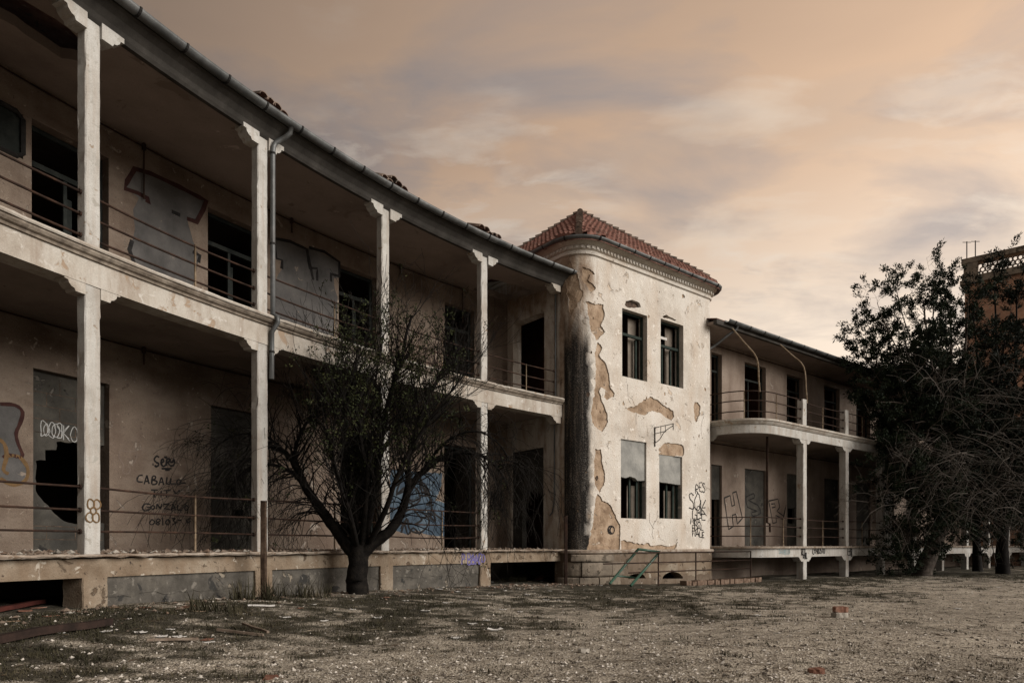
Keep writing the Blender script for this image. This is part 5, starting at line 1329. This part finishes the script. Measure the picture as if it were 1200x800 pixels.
# junipers on the right
def juniper(name, lab, trunk, limbs_, seed, lm, bare=None, wm=PBARK, nsub=26, blob=1., leafs=(46, 68), group=None):
    T = Tree(seed); b = Vector(trunk[0][0:3]); tr = thing(name, lab, 'tree', (b.x, b.y, gz(b.x, b.y)), group)
    P, rad = T.limb([p[:3] for p in trunk], trunk[0][3], trunk[-1][3], 9)
    for (pts, r0, r1, n_, lf) in limbs_:
        Q, q_ = T.limb(pts, r0, r1, 6); t0 = len(T.tips)
        for j in range(int(n_ * .55)):
            t = T.r.uniform(.3, 1) * (len(Q) - 1.01); i = int(t); p = Q[i].lerp(Q[i + 1], t - i); ax = (Q[i + 1] - Q[i]).normalized()
            side = ax.cross(jitter(T.r, 1)).normalized(); d = ax * .5 + side * .75 + Vector((0, 0, .25))
            T.grow(p, d, T.r.uniform(.45, 1.15) * blob, min(.03, q_[i] * .5), 1, 2, .1, .6, .1, [0, 4], None)
        for path in T.tips[t0:]:
            if T.r.random() > lf: continue
            for j in range(T.r.randint(*leafs)):
                a = path[T.r.randint(1, len(path) - 2)].lerp(path[-1], T.r.random()) + jitter(T.r, .085)
                T.blade(a, (jitter(T.r, .8) + (path[-1] - path[0]).normalized() * .6 + Vector((0, 0, .3))).normalized(), T.r.uniform(.07, .15), T.r.uniform(.012, .026))
    dead = MB()
    for (p, d, L) in (bare or []):
        sv = T.twig; T.twig = dead; ws = T.wood; T.wood = dead
        T.grow(Vector(p), Vector(d), L, .018, 0, 2, .38, .55, .06, [4, 3], None)
        T.twig = sv; T.wood = ws
    w = T.wood.build('trunk', wm, tr, True); T.twig.build('twigs', TWIGM, w)
    if dead.v: dead.build('dead_twigs', DEADT, w)
    T.leaf.build('crown', lm, tr); return tr
D1 = 24.6
def j1(px, py, dd=0.): return at(px, D1 + dd, py)
b1 = j1(1080, 673)
def tk(px, py, r, dd=0.):
    p = j1(px, py, dd); return (p.x, p.y, p.z, r)
lim1 = []
R1 = random.Random(77)
for (x0, y0, x1, y1, x2, y2, dd, n_, lf) in ((1108, 600, 1075, 520, 1048, 432, -.6, 34, .75), (1115, 575, 1080, 470, 1058, 388, .3, 38, .9), (1120, 560, 1100, 450, 1082, 352, -.2, 46, .97), (1125, 540, 1115, 430, 1105, 335, .4, 46, .97), (1100, 610, 1050, 540, 1034, 482, .8, 30, .7),
                                             (1120, 550, 1130, 440, 1135, 350, -.6, 38, .95), (1110, 590, 1070, 545, 1042, 525, -1., 34, .6), (1112, 580, 1090, 500, 1060, 430, 1.0, 40, .95), (1115, 570, 1110, 480, 1088, 400, -1.1, 42, .95), (1105, 600, 1050, 575, 1018, 575, -.8, 26, .45), (1105, 590, 1040, 480, 1026, 418, -.1, 26, .7)):
    lim1.append(([j1(x0, y0), j1((x0 + x1) / 2, (y0 + y1) / 2 + 6, dd * .4), j1(x1, y1, dd * .8), j1((x1 + x2) / 2 + R1.uniform(-6, 6), (y1 + y2) / 2, dd), j1(x2, y2, dd * 1.3)], .085, .02, n_, lf))
for i in range(22):
    ys = R1.uniform(520, 625); xe, ye = R1.uniform(1045, 1190), R1.uniform(480, 668); dd = R1.uniform(-1.6, 1.2); xs = 1078 + (673 - ys) * .38
    lim1.append(([j1(xs, ys), j1(xs * .65 + xe * .35, ys * .7 + ye * .3 - 14, dd * .4), j1(xs * .3 + xe * .7, ys * .3 + ye * .7 - 14, dd * .8), j1(xe, ye, dd * 1.2)], .05, .012, 26, .9))
for i in range(8):
    ys = R1.uniform(470, 560); xe, ye = R1.uniform(1020, 1075), R1.uniform(400, 520); dd = R1.uniform(-1., 1.); xs = 1078 + (673 - ys) * .33
    lim1.append(([j1(xs, ys), j1(xs * .65 + xe * .35, ys * .7 + ye * .3 - 10, dd * .4), j1(xs * .3 + xe * .7, ys * .3 + ye * .7 - 10, dd * .8), j1(xe, ye, dd * 1.2)], .05, .012, 24, .75))
for (xe, ye, dd) in ((1006, 402, -.3), (1016, 378, .4), (1028, 355, -.5), (1008, 440, .5), (1050, 338, .2), (1095, 325, -.3), (1012, 470, -.6)):
    xs, ys = 1090 + (xe - 1090) * .3, ye + 95
    lim1.append(([j1(xs, ys), j1(xs * .6 + xe * .4, ys * .62 + ye * .38, dd * .4), j1(xs * .25 + xe * .75, ys * .3 + ye * .7, dd * .8), j1(xe, ye, dd)], .035, .008, 16, .8))
bare1 = []
for i in range(60):
    px, py = R1.uniform(1050, 1190), R1.uniform(440, 600); bare1.append((j1(px, py, R1.uniform(-2.0, -.6)), (R1.uniform(-1, 1), -.5, R1.uniform(-.15, .45)), R1.uniform(1.2, 2.6)))
for i in range(14):
    px, py = R1.uniform(1000, 1080), R1.uniform(560, 625); bare1.append((j1(px, py, R1.uniform(-1.2, -.3)), (R1.uniform(-1, 1), -.3, R1.uniform(-.1, .5)), R1.uniform(.8, 1.5)))
juniper('juniper_tree', 'leaning juniper with pale twisted trunk and dead twigs before the right wing', [tk(1078, 680, .36), tk(1084, 662, .30), tk(1094, 640, .27), tk(1104, 615, .24), tk(1110, 590, .2), tk(1118, 560, .17), tk(1128, 520, .13), tk(1132, 480, .08)], lim1, 8, JUNI, bare1)
D2 = 25.6
def j2(px, py, dd=0.): return at(px, D2 + dd, py)
lim2 = []
for (x0, y0, x1, y1, x2, y2, dd, n_, lf) in ((1172, 600, 1150, 480, 1140, 360, -.5, 46, .95), (1176, 580, 1170, 450, 1165, 320, .2, 50, .98), (1178, 570, 1190, 440, 1192, 330, -.3, 50, .98), (1178, 590, 1215, 480, 1230, 380, .2, 44, .98), (1174, 600, 1160, 520, 1150, 440, 1.1, 46, .97), (1178, 610, 1200, 540, 1215, 470, -1.0, 46, .95),
                                             (1172, 620, 1140, 570, 1120, 520, -.8, 40, .9), (1178, 600, 1240, 560, 1270, 520, .4, 40, .95), (1176, 620, 1190, 590, 1205, 570, -1.3, 36, .9), (1176, 560, 1165, 470, 1178, 400, -1.1, 46, .97)):
    lim2.append(([j2(x0, y0), j2((x0 + x1) / 2, (y0 + y1) / 2, dd * .4), j2(x1, y1, dd * .8), j2((x1 + x2) / 2, (y1 + y2) / 2, dd), j2(x2, y2, dd * 1.3)], .09, .02, n_, lf))
for i in range(24):
    ys = R1.uniform(500, 640); xe, ye = R1.uniform(1100, 1260), R1.uniform(430, 655); dd = R1.uniform(-1.8, 1.2); xs = 1176
    lim2.append(([j2(xs, ys), j2(xs * .65 + xe * .35, ys * .7 + ye * .3 - 12, dd * .4), j2(xs * .3 + xe * .7, ys * .3 + ye * .7 - 12, dd * .8), j2(xe, ye, dd * 1.2)], .05, .012, 24, .93))
def tk2(px, py, r, dd=0.):
    p = j2(px, py, dd); return (p.x, p.y, p.z, r)
bare2 = []
for i in range(26):
    bare2.append((j2(R1.uniform(1130, 1200), R1.uniform(480, 610), R1.uniform(-2.4, -1.)), (R1.uniform(-1, 1), -.5, R1.uniform(-.15, .4)), R1.uniform(1.2, 2.4)))
juniper('juniper_tree', 'dark dense juniper at the right edge in front of the brick building', [tk2(1175, 680, .28), tk2(1174, 650, .24), tk2(1176, 610, .2), tk2(1176, 540, .15), tk2(1174, 450, .08)], lim2, 9, JUNI2, bare2, wm=BARK)
D3 = 28.5
def j3(px, py, dd=0.): return at(px, D3 + dd, py)
lim3 = []
for (x0, y0, x1, y1, x2, y2, dd, n_, lf) in ((1140, 620, 1120, 560, 1110, 470, -.3, 40, .95), (1142, 610, 1145, 520, 1150, 430, .3, 44, .97), (1144, 620, 1175, 560, 1190, 500, -.3, 40, .95), (1140, 630, 1150, 600, 1160, 580, -1., 36, .9), (1146, 630, 1195, 600, 1220, 560, .3, 40, .95), (1140, 625, 1105, 590, 1090, 540, .3, 36, .9)):
    lim3.append(([j3(x0, y0), j3((x0 + x1) / 2, (y0 + y1) / 2, dd * .4), j3(x1, y1, dd * .8), j3((x1 + x2) / 2, (y1 + y2) / 2, dd), j3(x2, y2, dd * 1.3)], .08, .02, n_, lf))
def tk3(px, py, r, dd=0.):
    p = j3(px, py, dd); return (p.x, p.y, p.z, r)
juniper('juniper_tree', 'smaller shaded juniper standing between the two larger ones', [tk3(1146, 672, .22), tk3(1144, 640, .18), tk3(1143, 590, .14), tk3(1145, 500, .07)], lim3, 10, JUNI2, None, wm=BARK)

# ------------------------------------------------------------------ sky, sun, camera
SUN_DIR = Vector((.86, -.36, .42)).normalized()
w = bpy.data.worlds.new('World'); sc.world = w; w.use_nodes = True
N = w.node_tree.nodes; L = w.node_tree.links; N.clear()
out = N.new('ShaderNodeOutputWorld'); bg1 = N.new('ShaderNodeBackground'); bg2 = N.new('ShaderNodeBackground'); mx = N.new('ShaderNodeMixShader')
sky = N.new('ShaderNodeTexSky'); sky.sky_type = 'NISHITA'; sky.sun_disc = False
sky.sun_elevation = math.asin(SUN_DIR.z); sky.sun_rotation = math.atan2(SUN_DIR.x, SUN_DIR.y); sky.air_density = 2.; sky.dust_density = 4.
L.new(sky.outputs[0], bg1.inputs[0]); bg1.inputs[1].default_value = .06
tc = N.new('ShaderNodeTexCoord'); nrm = N.new('ShaderNodeVectorMath'); nrm.operation = 'NORMALIZE'; L.new(tc.outputs['Generated'], nrm.inputs[0])
sp = N.new('ShaderNodeSeparateXYZ'); L.new(nrm.outputs[0], sp.inputs[0])
def math_(op, a, b=None, clamp=False):
    m = N.new('ShaderNodeMath'); m.operation = op; m.use_clamp = clamp
    for i, v in enumerate((a, b)):
        if v is None: continue
        if isinstance(v, (int, float)): m.inputs[i].default_value = v
        else: L.new(v, m.inputs[i])
    return m.outputs[0]
zz = math_('MAXIMUM', sp.outputs[2], 0.); den = math_('ADD', zz, .14)
cb = N.new('ShaderNodeCombineXYZ'); L.new(math_('DIVIDE', sp.outputs[0], den), cb.inputs[0]); L.new(math_('DIVIDE', sp.outputs[1], den), cb.inputs[1])
def cn(scale, det, off, rough=.55, dist=.0, stretch=(1, 1, 1)):
    mp = N.new('ShaderNodeMapping'); mp.inputs['Location'].default_value = off; mp.inputs['Scale'].default_value = stretch; L.new(cb.outputs[0], mp.inputs['Vector'])
    n = N.new('ShaderNodeTexNoise'); n.inputs['Scale'].default_value = scale; n.inputs['Detail'].default_value = det; n.inputs['Roughness'].default_value = rough; n.inputs['Distortion'].default_value = dist
    L.new(mp.outputs[0], n.inputs['Vector']); return n.outputs['Fac']
def cramp(f, st):
    r = N.new('ShaderNodeValToRGB'); e = r.color_ramp.elements
    while len(e) < len(st): e.new(.5)
    for i, (p, c) in enumerate(st): e[i].position = p; e[i].color = (*c, 1)
    L.new(f, r.inputs['Fac']); return r.outputs['Color']
def cmix(f, a, b, mode='MIX'):
    x = N.new('ShaderNodeMix'); x.data_type = 'RGBA'; x.blend_type = mode
    for s_, v in ((x.inputs[0], f), (x.inputs[6], a), (x.inputs[7], b)):
        if isinstance(v, (int, float)): s_.default_value = v
        elif isinstance(v, tuple): s_.default_value = (*v, 1)
        else: L.new(v, s_)
    return x.outputs[2]
dt = N.new('ShaderNodeVectorMath'); dt.operation = 'DOT_PRODUCT'; L.new(nrm.outputs[0], dt.inputs[0]); dt.inputs[1].default_value = Vector((.75, .62, .12)).normalized()
glow = dt.outputs['Value']
basec = cramp(cn(.9, 6, (3.1, 1.2, 0), .5, .5), [(.30, (.41, .335, .285)), (.44, (.57, .395, .275)), (.60, (.68, .465, .315)), (.75, (.52, .42, .34))])
hori = cramp(zz, [(.0, (1, 1, 1)), (.28, (.85, .85, .85)), (.48, (.0, .0, .0))])
basec = cmix(hori, basec, (.88, .745, .61))
greyf = cramp(cn(2.0, 7, (7.3, 2.1, 0), .54, .4, (.8, 1.25, 1)), [(.45, (0, 0, 0)), (.64, (.8, .8, .8))])
basec = cmix(greyf, basec, (.365, .325, .315))
brf = cramp(cn(2.9, 7, (1.7, 5.2, 0), .54, .35, (.75, 1.4, 1)), [(.55, (0, 0, 0)), (.70, (.75, .75, .75))])
basec = cmix(brf, basec, (.78, .655, .53))
pf = cramp(cn(6.5, 9, (4.4, 8.1, 0), .6, .3, (.6, 1.25, 1)), [(.50, (0, 0, 0)), (.64, (.8, .8, .8))])
pm = cramp(cn(1.3, 3, (9.2, 3.3, 0), .5, .2), [(.46, (0, 0, 0)), (.60, (1, 1, 1))])
basec = cmix(cmix(1., pf, pm, 'MULTIPLY'), basec, (.76, .64, .525))
pg = cramp(cn(7.5, 9, (1.4, 3.1, 0), .6, .3, (.55, 1.2, 1)), [(.54, (0, 0, 0)), (.70, (.4, .4, .4))])
basec = cmix(cmix(1., pg, pm, 'MULTIPLY'), basec, (.36, .32, .31))
lev = cramp(math_('MULTIPLY_ADD', glow, .5) if False else math_('ADD', math_('MULTIPLY', glow, .5), .5), [(.30, (.62, .67, .74)), (.50, (.45, .47, .50)), (.62, (.40, .415, .44)), (.78, (.72, .72, .735)), (.88, (.91, .91, .915)), (.96, (1.2, 1.2, 1.2))])
basec = cmix(1., basec, lev, 'MULTIPLY')
L.new(basec, bg2.inputs[0]); bg2.inputs[1].default_value = 1.
mx.inputs[0].default_value = .93; L.new(bg1.outputs[0], mx.inputs[1]); L.new(bg2.outputs[0], mx.inputs[2]); L.new(mx.outputs[0], out.inputs[0])

sl = bpy.data.lights.new('sun', 'SUN'); sl.energy = 3.9; sl.angle = math.radians(38); sl.color = (1., .945, .885)
so = bpy.data.objects.new('sun', sl); COL.objects.link(so); so.rotation_euler = (-SUN_DIR).to_track_quat('-Z', 'Y').to_euler(); so.location = (20, -10, 25)
cam = bpy.data.cameras.new('camera'); cam.lens = 24; cam.sensor_width = 36; cam.shift_y = (HOR - 400) / 1200; cam.clip_end = 6000; cam.clip_start = .05
co = bpy.data.objects.new('camera', cam); COL.objects.link(co); co.location = (0, 0, EY); co.rotation_euler = (math.radians(90), 0, 0)
sc.camera = co
sc.view_settings.view_transform = 'Standard'; sc.view_settings.look = 'None'; sc.view_settings.exposure = .12; sc.view_settings.gamma = 1.
